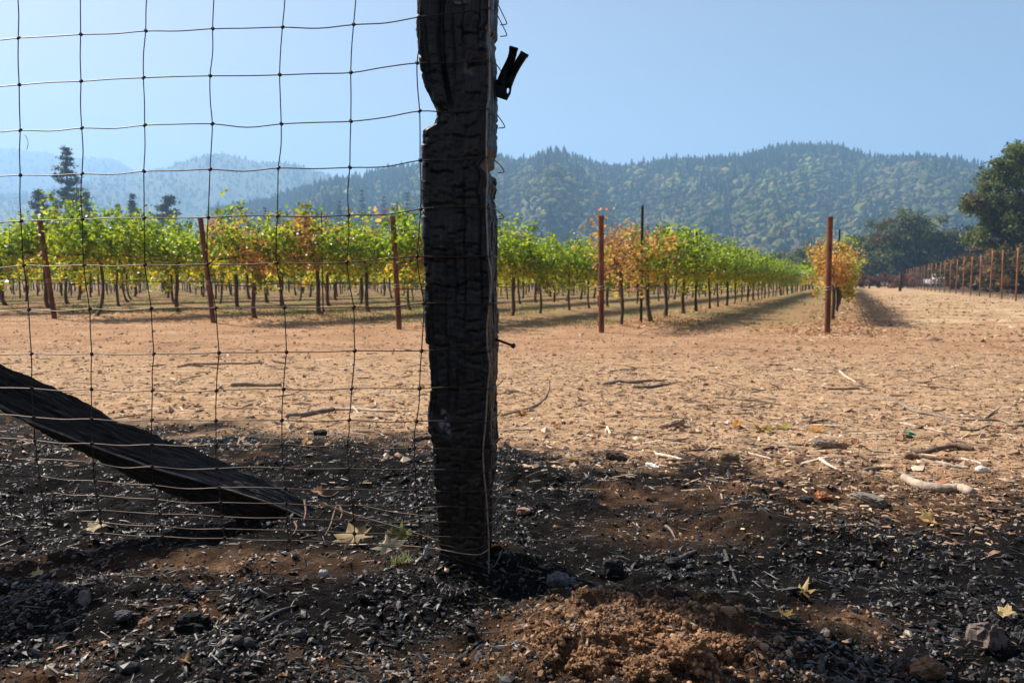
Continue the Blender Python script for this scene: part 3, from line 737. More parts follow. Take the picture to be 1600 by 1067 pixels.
FOL = {'green': [vine_foliage(s, 'green').mesh('foliage', M['leaf']) for s in range(200, 208)],
       'mixed': [vine_foliage(s, 'mixed').mesh('foliage', M['leaf']) for s in range(220, 224)],
       'half': [vine_foliage(s, 'half', 1300).mesh('foliage', M['leaf']) for s in range(230, 233)],
       'brown': [vine_foliage(s, 'brown', 620).mesh('foliage', M['leaf']) for s in range(240, 243)]}
WOOD = [vine_wood(s) for s in range(300, 308)]

ORD = ['first', 'second', 'third', 'fourth', 'fifth', 'sixth', 'seventh', 'eighth', 'ninth', 'tenth', 'eleventh', 'twelfth', 'thirteenth', 'fourteenth', 'fifteenth', 'sixteenth', 'seventeenth', 'eighteenth', 'nineteenth', 'twentieth', 'twenty-first', 'twenty-second', 'twenty-third', 'twenty-fourth', 'twenty-fifth', 'twenty-sixth']
ROWNAME = ['behind the rightmost rusty end post', 'of the end post right of charred post', 'of the end post left of charred post', 'of the second end post from left', 'behind the leftmost end post',
           'first row beyond leftmost end post', 'second row beyond leftmost end post', 'third row beyond leftmost end post', 'fourth row beyond leftmost end post']
KIND = {(0, 0): 'half', (0, 1): 'mixed', (1, 0): 'brown', (1, 1): 'half', (2, 0): 'mixed', (2, 1): 'green', (3, 0): 'mixed', (3, 1): 'mixed', (3, 2): 'green', (4, 2): 'mixed', (5, 3): 'mixed', (3, 6): 'mixed'}
KWORD = {'green': 'green', 'mixed': 'partly orange', 'half': 'mostly orange', 'brown': 'brown withered'}
NIND = [26, 26, 22, 18, 16, 13, 11, 9, 7]
NTOT = [46, 46, 46, 48, 50, 52, 54, 55] + [56] * 16
rv = np.random.default_rng(77)
far = Acc(); VS = 1.52; RAZ = math.atan2(ROWDIR[1], ROWDIR[0])
LOWP = [vine_foliage(s, 'green', 620, True) for s in range(260, 264)]
LOD2 = [vine_foliage(s, 'green', 105, True) for s in range(270, 273)]
LOD2 = [(np.concatenate(a.V) , np.concatenate(a.F[3]), np.concatenate(a.C)) for a in LOD2]
LOWP = [(np.concatenate(a.V), np.concatenate(a.F[3]), np.concatenate(a.C)) for a in LOWP]
def visible(x, y, mar=1.2): return abs(x) < 0.643 * y + mar
for k in range(len(ROW0)):
    cnt = 0
    for q in range(NTOT[k]):
        d = (0.92 if k else 2.9) + VS * q + rv.normal(0, .05)
        x, y = ROW0[k] + ROWDIR * d; x += rv.normal(0, .02)
        if not visible(x, y): continue
        z = gz(x, y)
        if k < len(NIND) and cnt < NIND[k] and not (k >= 5 and cnt == 0 and x < -0.643 * y - 0.3):
            kd = KIND.get((k, cnt), 'mixed' if rv.random() < .03 else 'green')
            lb = f'{KWORD[kd]} grapevine, {ORD[cnt]} in the row {ROWNAME[k]}' if k < 5 else f'{KWORD[kd]} grapevine, {ORD[cnt]} in view of the {ROWNAME[k]}'
            t = thing('grapevine', lb, 'grapevine', (x, y, z), 'grapevines in the vineyard rows')
            t.rotation_euler.z = RAZ + (math.pi if rv.random() < .5 else 0) + rv.normal(0, .06)
            s = rv.uniform(.93, 1.07) * (1.14 if k >= 3 else 0.84 if k == 0 else 1.0); t.scale = (1.04, s, s * rv.uniform(.97, 1.05))
            tr, ca, sh = WOOD[rv.integers(0, len(WOOD))]
            obj('trunk', tr, t); obj('cordon', ca, t); tag(obj('shoots', sh, t), kind='stuff')
            fs = FOL[kd]; obj('foliage', fs[rv.integers(0, len(fs))], t)
            cnt += 1
        else:
            a = RAZ + (math.pi if rv.random() < .5 else 0); V, Fc, C = LOWP[rv.integers(0, 4)] if y < 30 else LOD2[rv.integers(0, 3)]
            Rm = np.array([[math.cos(a), -math.sin(a), 0], [math.sin(a), math.cos(a), 0], [0, 0, 1]])
            tint = [1, 1, 1] if rv.random() < .97 else [1.6, .8, 1.2]
            far.add(V @ Rm.T * [1, 1, rv.uniform(.95, 1.1)] + [x, y, z], Fc, C * rv.uniform(.85, 1.15) * tint)
            tv, tq, tt_ = tube([(x + rv.normal(0, .04), y, z - .05), (x, y, z + .45), (x, y, z + .86)], [.032, .026, .03], 5)
            nn = far.n; far.add(tv, tq, [.07, .045, .028]); far.F.setdefault(3, []).append(tt_ + nn)
tag(obj('distant_vines', far.mesh('distant_vines', M['leaf'])), 'distant grapevines merging into green hedges down the rows', 'vines', kind='stuff')

# end posts
def ring(cx, cy, cz, rad, r0, tilt=0.0, n=14):
    a = np.linspace(0, 2 * np.pi, n + 1); return np.stack([cx + rad * np.cos(a), cy + rad * np.sin(a), cz + tilt * np.cos(a + .6)], -1)
EP = [('rightmost rusty steel end post standing alone at the track', (1297, 340), 0), ('upright rusty steel end post just right of the charred post', (939, 338), 1),
      ('rusty steel end post just left of the charred post', (613.5, 339), 2), ('leaning rusty steel end post second from the left edge', (313, 341), 3), ('leaning rusty steel end post nearest the left edge', (62, 343), 4)]
for lb, (px, py), k in EP:
    x, y = ROW0[k]; z = gz(x, y); top = at(px, py, y) - np.array([x, y, z])
    t = thing('end_post', lb, 'post', (x, y, z), 'rusty end posts of the vine rows')
    zz = np.array([-.15, 0, .3, .6, .905, .91, .925, .93, 1.2, 1.33, 1.335, 1.35, 1.355, 1.45, 1.0 * top[2] / 1]); zz[-1] = top[2] if top[2] > 1.46 else 1.5
    zz = zz / zz[-1] * top[2]
    rad = np.array([1, 1, 1.0, 1, 1, .93, .93, 1, 1, 1, .92, .92, 1, 1.0, 1.0]) * 0.037
    P = np.stack([top[0] * zz / top[2], top[1] * zz / top[2], zz], -1)
    sh = obj('shaft', tube_mesh('shaft', P, rad, M['rust_post'], 14, False), t)
    P2 = P[-1] + np.array([[0, 0, -.012], [0, 0, .006]]); obj('top_rim', tube_mesh('top_rim', P2, .040, M['rust_post'], 14, False), t)
    for zf, r_ in ((0.565, .043), (0.60, .042)):
        c = np.array([top[0] * zf / top[2], top[1] * zf / top[2], zf])
        obj('wire_tie', tube_mesh('wire_tie', ring(*c, r_, 0, .012), .004, M['galv'], 5), t)
    c = np.array([top[0] * .57 / top[2] + .05, top[1] * .57 / top[2], .60])
    obj('wire_loop', tube_mesh('wire_loop', catmull(c + np.array([(-.01, 0, -.04), (.02, -.01, -.02), (.035, 0, .03), (.02, .01, .07), (-.005, .02, .05)]), 4), .003, M['galv'], 5), t)

# stakes, drip hoses, cordon wires
st_me = {}
def stake(k, d, h, lb):
    x, y = ROW0[k] + ROWDIR * d; z = gz(x, y)
    t = thing('row_stake', lb, 'stake', (x + .03, y - .03, z), 'thin dark stakes in the vine rows')
    obj('shaft', tube_mesh('shaft', [(0, 0, -.1), (0, 0, h * .5), (0, 0, h)], .012, M['stake'], 5, False), t)
    obj('fin', box_mesh('fin', 0, .018, h * .5, .005, .02, h - .04, M['stake']), t); t.rotation_euler.z = random.uniform(0, 3)
SW = [(1, 1, 2.05, 1.80, 'tallest thin dark stake just right of the upright end post'), (1, 2, 6.75, 1.70, 'thin dark stake second along the row right of the charred post'), (1, 3, 11.3, 1.70, 'thin dark stake third along the row right of the charred post'), (1, 4, 16, 1.6, 'thin dark stake fourth along the row right of the charred post'),
      (2, 2, 9.3, 1.74, 'thin dark stake between the charred post and the upright end post'), (0, 1, 6.6, 1.70, 'thin dark stake just behind the rightmost end post'),
      (3, 1, 2.6, 1.76, 'thin dark stake poking above the vines right of the orange ones'), (3, 2, 9, 1.5, 'thin dark stake low behind the orange vines'), (4, 1, 4, 1.3, 'short thin stake behind the leftmost end post')]
for k, _, d, h, lb in SW: stake(k, d, h, lb)
RN = ['rightmost row', 'row right of the charred post', 'row left of the charred post', 'row of the second end post', 'leftmost end post row', 'row just beyond the leftmost end post']
for k in range(6):
    dd = np.arange(0.05, 34, 1.52) ; dd[0] = 0.06
    P = np.array([[*(ROW0[k] + ROWDIR * d), 0] for d in dd]); P[:, 2] = g(P[:, 0], P[:, 1]) + 0.55
    Pm = (P[1:] + P[:-1]) / 2 - [0, 0, .03]; Pa = np.empty((len(P) * 2 - 1, 3)); Pa[0::2] = P; Pa[1::2] = Pm
    tag(obj('drip_hose', tube_mesh('drip_hose', catmull(Pa, 2), .0085, M['hose'], 5)), f'thin black drip hose strung low along the {RN[k]}', 'hose', 'drip hoses along the vine rows')
    P[:, 2] += .30
    tag(obj('trellis_wire', tube_mesh('trellis_wire', P, .003, M['galv'], 4)), f'thin trellis wire under the leaves of the {RN[k]}', 'wire', 'trellis wires along the vine rows')

# ------------------------------------------------------------------ the charred fence post
E1 = np.array([0.9917, -0.1289, 0.0]); E2 = np.array([0.1289, 0.9917, 0.0]); EZ = np.array([0, 0, 1.0])
CR = np.array([-0.050, 1.745, 0.0])                 # front right corner of the post, where the wire turns
def zpx(py): return CAMH + (HOR - py) / F * 1.76     # height of a photo row at the post's front
PX = 1.762 / F                                       # metres per photo pixel at the post's front
LEFT = [(-400, 655), (0, 655), (60, 656), (95, 657), (125, 661), (145, 667), (163, 675), (172, 681), (180, 683), (192, 681), (199, 679), (203, 668), (207, 661), (214, 660), (300, 660), (400, 662), (500, 664), (538, 666), (546, 669), (600, 671), (625, 669), (650, 666), (680, 668), (700, 674), (760, 678), (800, 680), (850, 682), (905, 684), (1000, 684)]
RIGHT = [(-400, 780), (0, 780), (50, 777), (56, 772), (62, 775), (70, 773), (100, 778), (235, 778), (246, 774), (256, 774), (261, 767), (266, 767), (272, 775), (292, 775), (300, 772), (310, 774), (330, 777), (420, 778), (500, 777), (640, 778), (700, 778), (755, 777), (770, 774), (785, 771), (850, 767), (905, 766), (1000, 766)]
ztop = zpx(-330)
zs = np.arange(-0.16, ztop, 0.0029); ns = 210
W0, D0_ = 0.1406, 0.140; per = 2 * (W0 + D0_)
s = np.arange(ns) / ns * per
# outline walked: front (right -> left), left, back, right
def rect(s):
    x = np.where(s < W0, -s, np.where(s < W0 + D0_, -W0, np.where(s < 2 * W0 + D0_, -W0 + (s - W0 - D0_), 0)))
    y = np.where(s < W0, 0, np.where(s < W0 + D0_, s - W0, np.where(s < 2 * W0 + D0_, D0_, D0_ - (s - 2 * W0 - D0_))))
    return x, y
bx, by = rect(s)
k_ = np.exp(-0.5 * (np.arange(-6, 7) / 2.6) ** 2); k_ /= k_.sum()
def circ(a): return sum(np.roll(a, q - 6) * k_[q] for q in range(13))
bx, by = circ(bx), circ(by)
tx = np.roll(bx, -1) - np.roll(bx, 1); ty = np.roll(by, -1) - np.roll(by, 1); tl = np.hypot(tx, ty)
onx, ony = -ty / tl, tx / tl
if (onx * (bx + W0 / 2) + ony * (by - D0_ / 2)).mean() < 0: onx, ony = -onx, -ony
SS, ZZ = np.meshgrid(s, zs)
pyz = HOR - (ZZ - CAMH) / 1.76 * F
dl = (interp(LEFT, pyz) - 667) * PX; dr = (interp(RIGHT, pyz) - 778) * PX * 1.06
fl = np.clip(-bx / W0, 0, 1)[None]
X = bx[None] + dl * fl ** 2.2 + dr * (1 - fl) ** 2.2
Y = by[None] + 0 * ZZ
def brick(u, v, nw, sd):
    """blocky char: jittered columns split at random heights; returns distances to both borders (cell units) and a cell id"""
    def bd(q): return q + 0.7 * (hashf(np.mod(q, nw), 0 * q, sd) - .5)
    c_ = np.floor(u); c_ = np.where(u < bd(c_), c_ - 1, np.where(u >= bd(c_ + 1), c_ + 1, c_))
    du = np.minimum(u - bd(c_), bd(c_ + 1) - u); cm = np.mod(c_, nw)
    vv = v * (.5 + .9 * hashf(cm, 0 * cm, sd + 1)) + 9 * hashf(cm, 0 * cm, sd + 2)
    def rd(q): return q + 0.75 * (hashf(cm, q, sd + 3) - .5)
    r_ = np.floor(vv); r_ = np.where(vv < rd(r_), r_ - 1, np.where(vv >= rd(r_ + 1), r_ + 1, r_))
    return du, np.minimum(vv - rd(r_), rd(r_ + 1) - vv), hashf(cm, r_, sd + 5)
wx = SS + 0.0035 * fbm(SS * 25, ZZ * 12, 5, 3); wz = ZZ + 0.006 * fbm(SS * 45, ZZ * 30, 6, 2)
wz = wz + 0.010 * fbm(SS * 14, ZZ * 8, 23, 2)
du, dv, cid = brick(np.mod(wx, per) / per * 24, wz / 0.036, 24, 12)
du2, dv2, cidb = brick(np.mod(wx, per) / per * 53, wz / 0.012, 53, 15)
edge = np.minimum(du, dv)
strength = 0.3 + 0.7 * sstep(-0.25, 0.35, fbm(SS * 7, ZZ * 5, 21, 3) + 0.5 * sstep(1.05, 0.85, ZZ))
vst = sstep(-.2, .25, fbm(SS * 9, ZZ * 7, 22, 2))
hst = strength * (.12 + .88 * sstep(-.05, .3, fbm(SS * 33, ZZ * 24, 24, 2)))
disp = -0.0052 * (1 - sstep(0.02, 0.09, dv)) * hst - 0.0060 * (1 - sstep(0.02, 0.15, du)) * vst + 0.0034 * (cid - 0.5) * strength
disp += -0.0013 * (1 - sstep(0, 0.2, np.minimum(du2, dv2))) * strength + 0.0018 * (cidb - .5) * strength
disp += 0.005 * fbm(SS * 16, ZZ * 9, 25, 3) + 0.0022 * fbm(SS * 260, ZZ * 22, 26, 3)
front = (SS < W0)
grv = np.exp(-((SS - (W0 - 0.046 + 0.004 * np.sin(ZZ * 22))) / 0.004) ** 2) * front * sstep(1.04, 1.09, ZZ)
disp -= 0.012 * grv
slab = front * sstep(W0 - .046, W0 - .040, SS) * sstep(1.055, 1.07, ZZ)
disp += 0.006 * slab
for (px, py, sx, sy, dp) in [(722, 14, .012, .012, .012), (688, 655, .009, .020, .012), (697, 672, .008, .012, .009), (735, 118, .02, .015, .004)]:
    cs = (763 - px) * PX; cz = zpx(py)
    disp -= dp * np.exp(-(((SS - cs) / sx) ** 2 + ((ZZ - cz) / sy) ** 2))
ash = np.zeros_like(ZZ)
for (px, py, sx, sy, a_) in [(716, 9, .007, .007, 1), (728, 9, .007, .007, 1), (722, 17, .014, .0035, .9), (690, 652, .006, .018, 1), (697, 668, .006, .014, .9), (684, 668, .005, .012, .7), (732, 115, .012, .016, .35), (660, 660, .006, .02, .4), (666, 470, .005, .02, .5), (665, 270, .006, .06, .35), (664, 350, .006, .04, .3)]:  # ash in the holes; the long left-edge streaks paint a lit rim
    cs = (763 - px) * PX; cz = zpx(py)
    ash = np.maximum(ash, a_ * np.exp(-(((SS - cs) / sx) ** 4 + ((ZZ - cz) / sy) ** 4)))

ash *= sstep(-.2, .3, fbm(SS * 160, ZZ * 160, 33, 2))
brownw = sstep(1.0, 1.2, ZZ) * ((SS > per - D0_) | (SS < .01)) + 0.25 * sstep(.7, 1.0, ZZ) * (fbm(SS * 20, ZZ * 6, 35, 2) > .15)
X = X + onx[None] * disp; Y = Y + ony[None] * disp
V = CR + X[..., None] * E1 + Y[..., None] * E2 + ZZ[..., None] * EZ
nz_ = len(zs); i = np.arange(nz_ - 1)[:, None] * ns; j = np.arange(ns)[None]; j2 = (j + 1) % ns
Q = np.stack([i + j, i + ns + j, i + ns + j2, i + j2], -1).reshape(-1, 4)
V = V.reshape(-1, 3); top_c = V[-ns:].mean(0); V = np.vstack([V, top_c])
T = np.stack([np.arange(ns) + (nz_ - 1) * ns, np.full(ns, len(V) - 1), (np.arange(ns) + 1) % ns + (nz_ - 1) * ns], -1)
m, n, out = new_mat('charred_wood')
b = n.nodes.new('ShaderNodeBsdfPrincipled'); n.links.new(b.outputs[0], out.inputs[0])
tc = n.nodes.new('ShaderNodeTexCoord'); mp = n.nodes.new('ShaderNodeMapping'); mp.inputs['Scale'].default_value = (1, 1, 0.07)
n.links.new(tc.outputs['Object'], mp.inputs['Vector'])
nzn = noise_node(n, 230, 4, .65, mp.outputs[0]); nb2 = noise_node(n, 14, 5, .6, tc.outputs['Object'])
c = ramp(n, nzn.outputs['Fac'], [(.3, (.002, .002, .002)), (.6, (.0055, .0053, .0055)), (.82, (.018, .0175, .018))]).outputs[0]
a_ = n.nodes.new('ShaderNodeAttribute'); a_.attribute_name = 'blockv'
c = mixc(n, a_.outputs['Fac'], c, ramp(n, nzn.outputs['Fac'], [(.35, (.006, .0059, .0058)), (.58, (.021, .0205, .020)), (.78, (.085, .083, .08))]).outputs[0])
c = mixc(n, ramp(n, nb2.outputs['Fac'], [(.45, (0, 0, 0)), (.75, (.6, .6, .6))]).outputs[0], c, (.012, .008, .0065))
a_ = n.nodes.new('ShaderNodeAttribute'); a_.attribute_name = 'brownw'; c = mixc(n, a_.outputs['Fac'], c, (.022, .0115, .0085))
a_ = n.nodes.new('ShaderNodeAttribute'); a_.attribute_name = 'ash'; c = mixc(n, a_.outputs['Fac'], c, (.42, .45, .52))
n.links.new(c, b.inputs['Base Color']); b.inputs['Roughness'].default_value = .42; b.inputs['Specular IOR Level'].default_value = .45
bp = n.nodes.new('ShaderNodeBump'); bp.inputs['Strength'].default_value = .9; bp.inputs['Distance'].default_value = .003
n.links.new(nzn.outputs['Fac'], bp.inputs['Height']); n.links.new(bp.outputs[0], b.inputs['Normal'])
M['char'] = m
pc = CR + E1 * (-W0 / 2) + E2 * (D0_ / 2)
post = thing('charred_fence_post', 'thick square fence post burnt black with cracked charcoal surface', 'post', tuple(pc))
def child(name, me, par):
    o = obj(name, me, par); o.matrix_parent_inverse = Matrix.Translation(Vector(par.location)).inverted(); return o
z0_ = np.zeros(1)
child('charred_timber', mesh('charred_timber', V, [Q, T], m, None, True, dict(ash=np.append(ash.ravel(), 0), brownw=np.append(brownw.ravel(), 0), blockv=np.append((sstep(.35, 1, cid) * sstep(.02, .18, edge) * (.4 + .6 * cidb)).ravel(), 0))), post)

added_stump = thing('charred_fence_post', 'added unseen charred stump past the left edge, holding up the timber and shading the ground', 'post', (-1.745, 2.09, 0))  # stump added out of view: carries the timber, height set for its shadow
o2 = obj('charred_timber', post.children[0].data, added_stump); o2.matrix_parent_inverse = Matrix.Identity(4); o2.rotation_euler.z = math.pi * .5; o2.scale = (1, 1, .62)
o2.location = Matrix.Rotation(math.pi * .5, 3, 'Z') @ Vector((-pc[0], -pc[1], 0))
# hinge bracket with two prongs on the right, nail, staple

def plane_at(px, py, Yd): return at(px, py, Yd)
YB = 1.84
pr1 = np.array([at(780, 134, YB), at(788, 115, YB), at(799, 92, YB - .005), at(802.5, 76, YB - .008)])
V, Q, T = tube(catmull(pr1, 4), .0094, 10); br = child('bracket_prong', mesh('bracket_prong', V, [Q, T], M['iron'], None, True), post)
V, Q, T = tube(catmull(np.array([at(793, 136, YB), at(800, 118, YB), at(809, 101, YB - .01), at(818.5, 86, YB - .015)]), 4), .0094, 10)
child('bracket_prong', mesh('bracket_prong', V, [Q, T], M['iron'], None, True), post)
for q, (a1, a2) in enumerate((((801.8, 79), (803.2, 73.5)), ((817.8, 88), (820.3, 82.8)))):
    V, Q, T = tube([at(*a1, YB - .01), at(*a2, YB - .012)], .0104, 10); child('prong_cap', mesh('prong_cap', V, [Q, T], M['iron'], None, True), post)
outl = [(764, 128), (788, 122), (797, 131), (799.5, 138), (798, 147), (792, 157.5), (764, 148)]
hole = [(792.5, 139), (794, 138), (795.5, 139.5), (795.3, 143), (794, 146), (792.6, 146.5), (791.8, 142.5)]
Vl = [at(*p, YB - .006) for p in outl] + [at(*p, YB - .006) for p in hole] + [at(*p, YB + .006) for p in outl] + [at(*p, YB + .006) for p in hole]
Fl = []
order = [3, 4, 5, 6, 0, 1, 2]
hmap = [0, 1, 2, 3, 4, 5, 6]
pairs = [(0, 0), (1, 1), (2, 1), (3, 2), (4, 3), (5, 5), (6, 6)]
for q in range(7):
    (o1, h1), (o2, h2) = pairs[q], pairs[(q + 1) % 7]
    for base, flip in ((0, 0), (14, 1)):
        f = [base + o1, base + o2, base + 7 + h2] + ([base + 7 + h1] if h1 != h2 else [])
        if q == 4: f = [base + 4, base + 5, base + 7 + 5, base + 7 + 4, base + 7 + 3]
        Fl.append(f[::-1] if flip else f)
    Fl.append([o1, o1 + 14, o2 + 14, o2]); Fl.append([7 + q, 7 + (q + 1) % 7, 21 + (q + 1) % 7, 21 + q])
me = bpy.data.meshes.new('bracket_lug'); me.from_pydata([tuple(v) for v in Vl], [], Fl); me.materials.append(M['iron']); child('bracket_lug', me, post)
V, Q, T = tube([at(772, 529, 1.83), at(801.5, 540, 1.80)], .0028, 7); nail = child('nail', mesh('nail', V, [Q, T], M['nail'], None, True), post)
V, Q, T = tube([at(801, 539.8, 1.80), at(803.2, 540.7, 1.798)], .006, 9)
nh = obj('nail_head', mesh('nail_head', V, [Q, T], M['nail'], None, True), nail)
stp = [CR - E2 * .007 + E1 * x + EZ * z for x, z in ((-.012, zpx(858)), (-.012, zpx(839)), (-.015, zpx(836)), (-.018, zpx(838)), (-.018, zpx(850)))]
child('staple', tube_mesh('staple', catmull(stp, 3), .0022, M['rust_wire'], 5), post)

# ------------------------------------------------------------------ woven wire fence
FP = CR - E2 * 0.011
def onf(px, py, off=0.0):
    d = ray(px, py); o = np.array([0, 0, CAMH]); nrm = -E2
    t = ((FP + nrm * off - o) @ nrm) / (d @ nrm); return o + d * t
KN = [  # photo positions of the knots: rows from the top, columns from the left
 [(29.7, 60), (127, 54.5), (228.5, 49), (333, 45.4), (442, 43), (553, 39), (656, 27)],
 [(31, 133), (127.5, 127.5), (225, 122), (329, 119), (437.6, 117.5), (548.6, 114), (652, 99)],
 [(32.6, 204), (128.7, 200.5), (227, 196), (332.5, 194), (440, 194), (548.6, 190), (656, 174)],
 [(32.6, 274), (129, 272), (225.6, 268), (329, 265), (435.6, 263), (547, 262), (656.7, 251)],
 [(34, 345.7), (129.5, 343), (226, 341), (326, 340), (434, 338), (545, 336.6), (657.5, 327)],
 [(38, 415), (132, 414.5), (227, 414), (325, 413), (433, 411), (542.6, 410), (652, 401)],
 [(46, 484), (141, 483), (237, 482), (337.5, 481.4), (445, 480.6), (553, 480), (662.5, 474)],
 [(50, 553), (144, 553), (241, 553), (342.7, 551), (448, 550), (554.7, 548), (659, 548)],
 [(50, 607), (143.6, 608), (239, 610), (339, 610), (443.5, 608), (550, 607), (656, 607)],
 [(53.4, 652), (143, 654.7), (238, 656), (338, 657), (441, 656.4), (546, 656), (651, 658)],
 [(55, 688), (144, 693), (237.6, 694.5), (338, 694.5), (441, 693.5), (542.5, 694.5), (648, 699.5)],
 [(58, 717), (147, 723), (238.5, 729), (339, 732), (443, 731), (545, 732), (649, 734)],
 [(62, 744), (149, 751), (240, 758), (342, 762), (446, 763), (549, 764), (650, 766)],
 [(66, 768), (152, 774), (244, 780), (345, 785), (448, 787), (551, 790), (653, 793)],
 [(70, 793), (156, 797), (250, 803), (347, 807), (449, 809), (553, 812), (656, 816)],
 [(73, 811), (158, 816), (252, 822), (349, 826), (451, 828), (554, 833), (658, 837)],
 [(75, 829), (160, 833), (254, 838), (351, 841), (452, 844), (555, 849), (659, 856)]]
for up in range(1, 4):          # rows above the frame
    KN.insert(0, [(2 * a[0] - b_[0] if up < 2 else a[0] + 1, a[1] - 73) for a, b_ in zip(KN[0], KN[1])])
rw = np.random.default_rng(9)
CORN = [(765, -125), (765, -62), (764, 0)] + [(764, 62)] * 0
cornery = [interp([(-200, -150), (-40, 0), (27, 14), (99, 95), (174, 170), (251, 246), (327, 324), (401, 400), (474, 474), (548, 548.6), (607, 607), (658, 659), (699, 702), (734, 737), (766, 767), (793, 795), (816, 819), (837, 840), (856, 888)], r[6][1]) for r in KN]
CX = [(-300, 764), (0, 764), (143, 765), (170, 761), (247, 760), (280, 762), (324, 760), (400, 763), (432, 768), (474, 765), (510, 761), (548, 762), (571, 765.5), (607, 762), (658, 759), (702, 755), (737, 756), (767, 759), (795, 761), (819, 762.5), (840, 763.6), (890, 764), (912, 764)]
NR = len(KN); G = []
for r_i, row in enumerate(KN):
    pts = []
    a, b_ = np.array(row[0]), np.array(row[1])
    ext = [a + (a - b_) * q for q in (2, 1)]
    full = [tuple(e) for e in ext] + row
    for (px, py) in full: pts.append(onf(px, py, rw.normal(0, .0025)))
    cy = float(cornery[r_i]); pts.append(onf(float(interp(CX, cy)), cy, 0.0)); G.append(pts)
NCOL = len(G[0])
wf = thing('woven_wire_fence', 'rusty woven wire fence panel stretched left from the charred post', 'fence', (pc[0] - .6, pc[1] + .05, 0))
WR = 0.00128
for r_i, pts in enumerate(G):
    P = []
    for q in range(len(pts)):
        P.append(pts[q])
        if q < len(pts) - 1:
            mid = (pts[q] + pts[q + 1]) / 2; P.append(mid + np.array([0, rw.normal(0, .002), rw.normal(0, .0022) - (.002 if q < len(pts) - 2 else 0)]))
    last = pts[-1]; zc = last[2]
    side = [last + E1 * .010 + E2 * .02, last + E1 * .012 + E2 * .09 + EZ * rw.normal(0, .003), last + E1 * .012 + E2 * .15]
    if 2 <= r_i <= 7:           # free ends bent into small hooks
        side = [last + E1 * .010 + E2 * .03, last + E1 * .013 + E2 * .10 - EZ * .001, last + E1 * .017 + E2 * .145 - EZ * .008, last + E1 * .016 + E2 * .15 - EZ * .012, last + E1 * .002 + E2 * .15 - EZ * .013]
    P2 = catmull(np.array(P), 4)
    S2 = catmull(np.array([last] + side), 3)
    mat_ = M['rust_wire'] if r_i < 12 else M['rust_wire']
    child('line_wire', tube_mesh('line_wire', np.vstack([P2, S2[1:]]), WR, mat_, 6), wf)
# lowest wire lying loose around the foot of the post
lw = [onf(735, 908), onf(752, 911), onf(764, 912), onf(774, 908, -.01), onf(786, 890, -.05), onf(790, 878, -.09)]
child('line_wire', tube_mesh('line_wire', catmull(np.array(lw), 5), WR * 1.15, M['bright_wire'], 6), wf)
for c_i in range(NCOL):
    P = []
    for r_i in range(NR):
        P.append(G[r_i][c_i] + E2 * (-.0022))
        if r_i < NR - 1: P.append((G[r_i][c_i] + G[r_i + 1][c_i]) / 2 + E1 * rw.normal(0, .0022 if r_i < 9 else .001) - E2 * .002)
    if c_i == NCOL - 1:
        cyl = [r for r in CX if r[0] >= -260]; P = [onf(x, y, .0022) for y, x in cyl]
    ext = P[-1] + (P[-1] - P[-2]) * (.8 if c_i < NCOL - 1 else .0) + E1 * .002
    child('stay_wire', tube_mesh('stay_wire', catmull(np.array(P + [ext]), 4), WR * (1.0 if c_i < NCOL - 1 else 1.4), M['rust_wire'] if c_i < NCOL - 1 else M['bright_wire'], 6), wf)
ka = Acc()
for r_i in range(NR):
    for c_i in range(NCOL):
        p = G[r_i][c_i] - E2 * .0015
        a = np.linspace(0, 2 * np.pi, 10); tl_ = rw.uniform(-.5, .5)
        add_tube(ka, p + np.stack([.0036 * np.cos(a), .0022 * np.sin(a) * .6, .0036 * np.sin(a + tl_)], -1), .0014, 5)
        scatter(ka, ICO0, p[None], np.array([[.0034, .0028, .0040]]), np.eye(3)[None], np.ones((1, 3)), .2)
kn = child('wire_knots', ka.mesh('wire_knots', M['rust_wire'], True), wf); tag(kn, kind='stuff')
# loose strands running from the fallen timber to the foot of the post
for q, pl in enumerate([[(492, 782, .0), (520, 792, -.01), (560, 806, .0), (610, 820, .005), (660, 836, .004), (688, 845, .004)],
                        [(500, 786, -.02), (540, 803, -.01), (590, 822, .0), (640, 837, .004), (700, 853, .004), (740, 858, .004), (763, 850, .002)],
                        [(545, 851, .004), (590, 850, .008), (630, 852, .006), (680, 857, .006), (720, 864, .006), (748, 866, .005), (764, 858, .003)],
                        [(560, 788, -.06), (610, 799, -.03), (650, 804, -.01), (684, 809, .003)]]):
    child('loose_strand', tube_mesh('loose_strand', catmull(np.array([onf(x, y, o_) for x, y, o_ in pl]), 6), WR * 1.1, M['bright_wire'] if q in (0, 2) else M['rust_wire'], 6), wf)
child('loose_strand', tube_mesh('loose_strand', catmull(np.array([onf(36, 208), onf(41, 214, .01), onf(44, 224, .006), onf(42, 234, 0)]), 4), .0006, M['rust_wire'], 4), wf)

# ------------------------------------------------------------------ fallen charred timber
bw = thing('fallen_timber', 'fallen charred timber leaning down to the ground behind the wire', 'timber', (-0.55, 2.3, 0.02))
A0, A1 = at(0, 606, 2.06), at(520, 838, 2.31); AX = A0 + (A1 - A0) * np.linspace(-.36, 1.0, 155)[:, None]; na = len(AX); ta = np.linspace(0, 1, na)
half = np.interp(ta, [0, .3, .6, .84, .95, 1], [.048, .047, .045, .041, .030, .011]) * (1 + .10 * fbm(ta * 14, 0 * ta, 68, 3)); AX = AX + np.stack([0 * ta, .006 * np.sin(ta * 9), .008 * np.sin(ta * 7 + 1)], -1)
Tn = np.gradient(AX, axis=0); Tn /= np.linalg.norm(Tn, axis=1)[:, None]
Ud = np.cross(Tn, np.array([0, 1.0, 0])); Ud /= np.linalg.norm(Ud, axis=1)[:, None]; Ud *= np.sign(Ud[:, 2:3]); Bk = np.cross(Tn, Ud); Bk *= np.sign(Bk[:, 1:2])
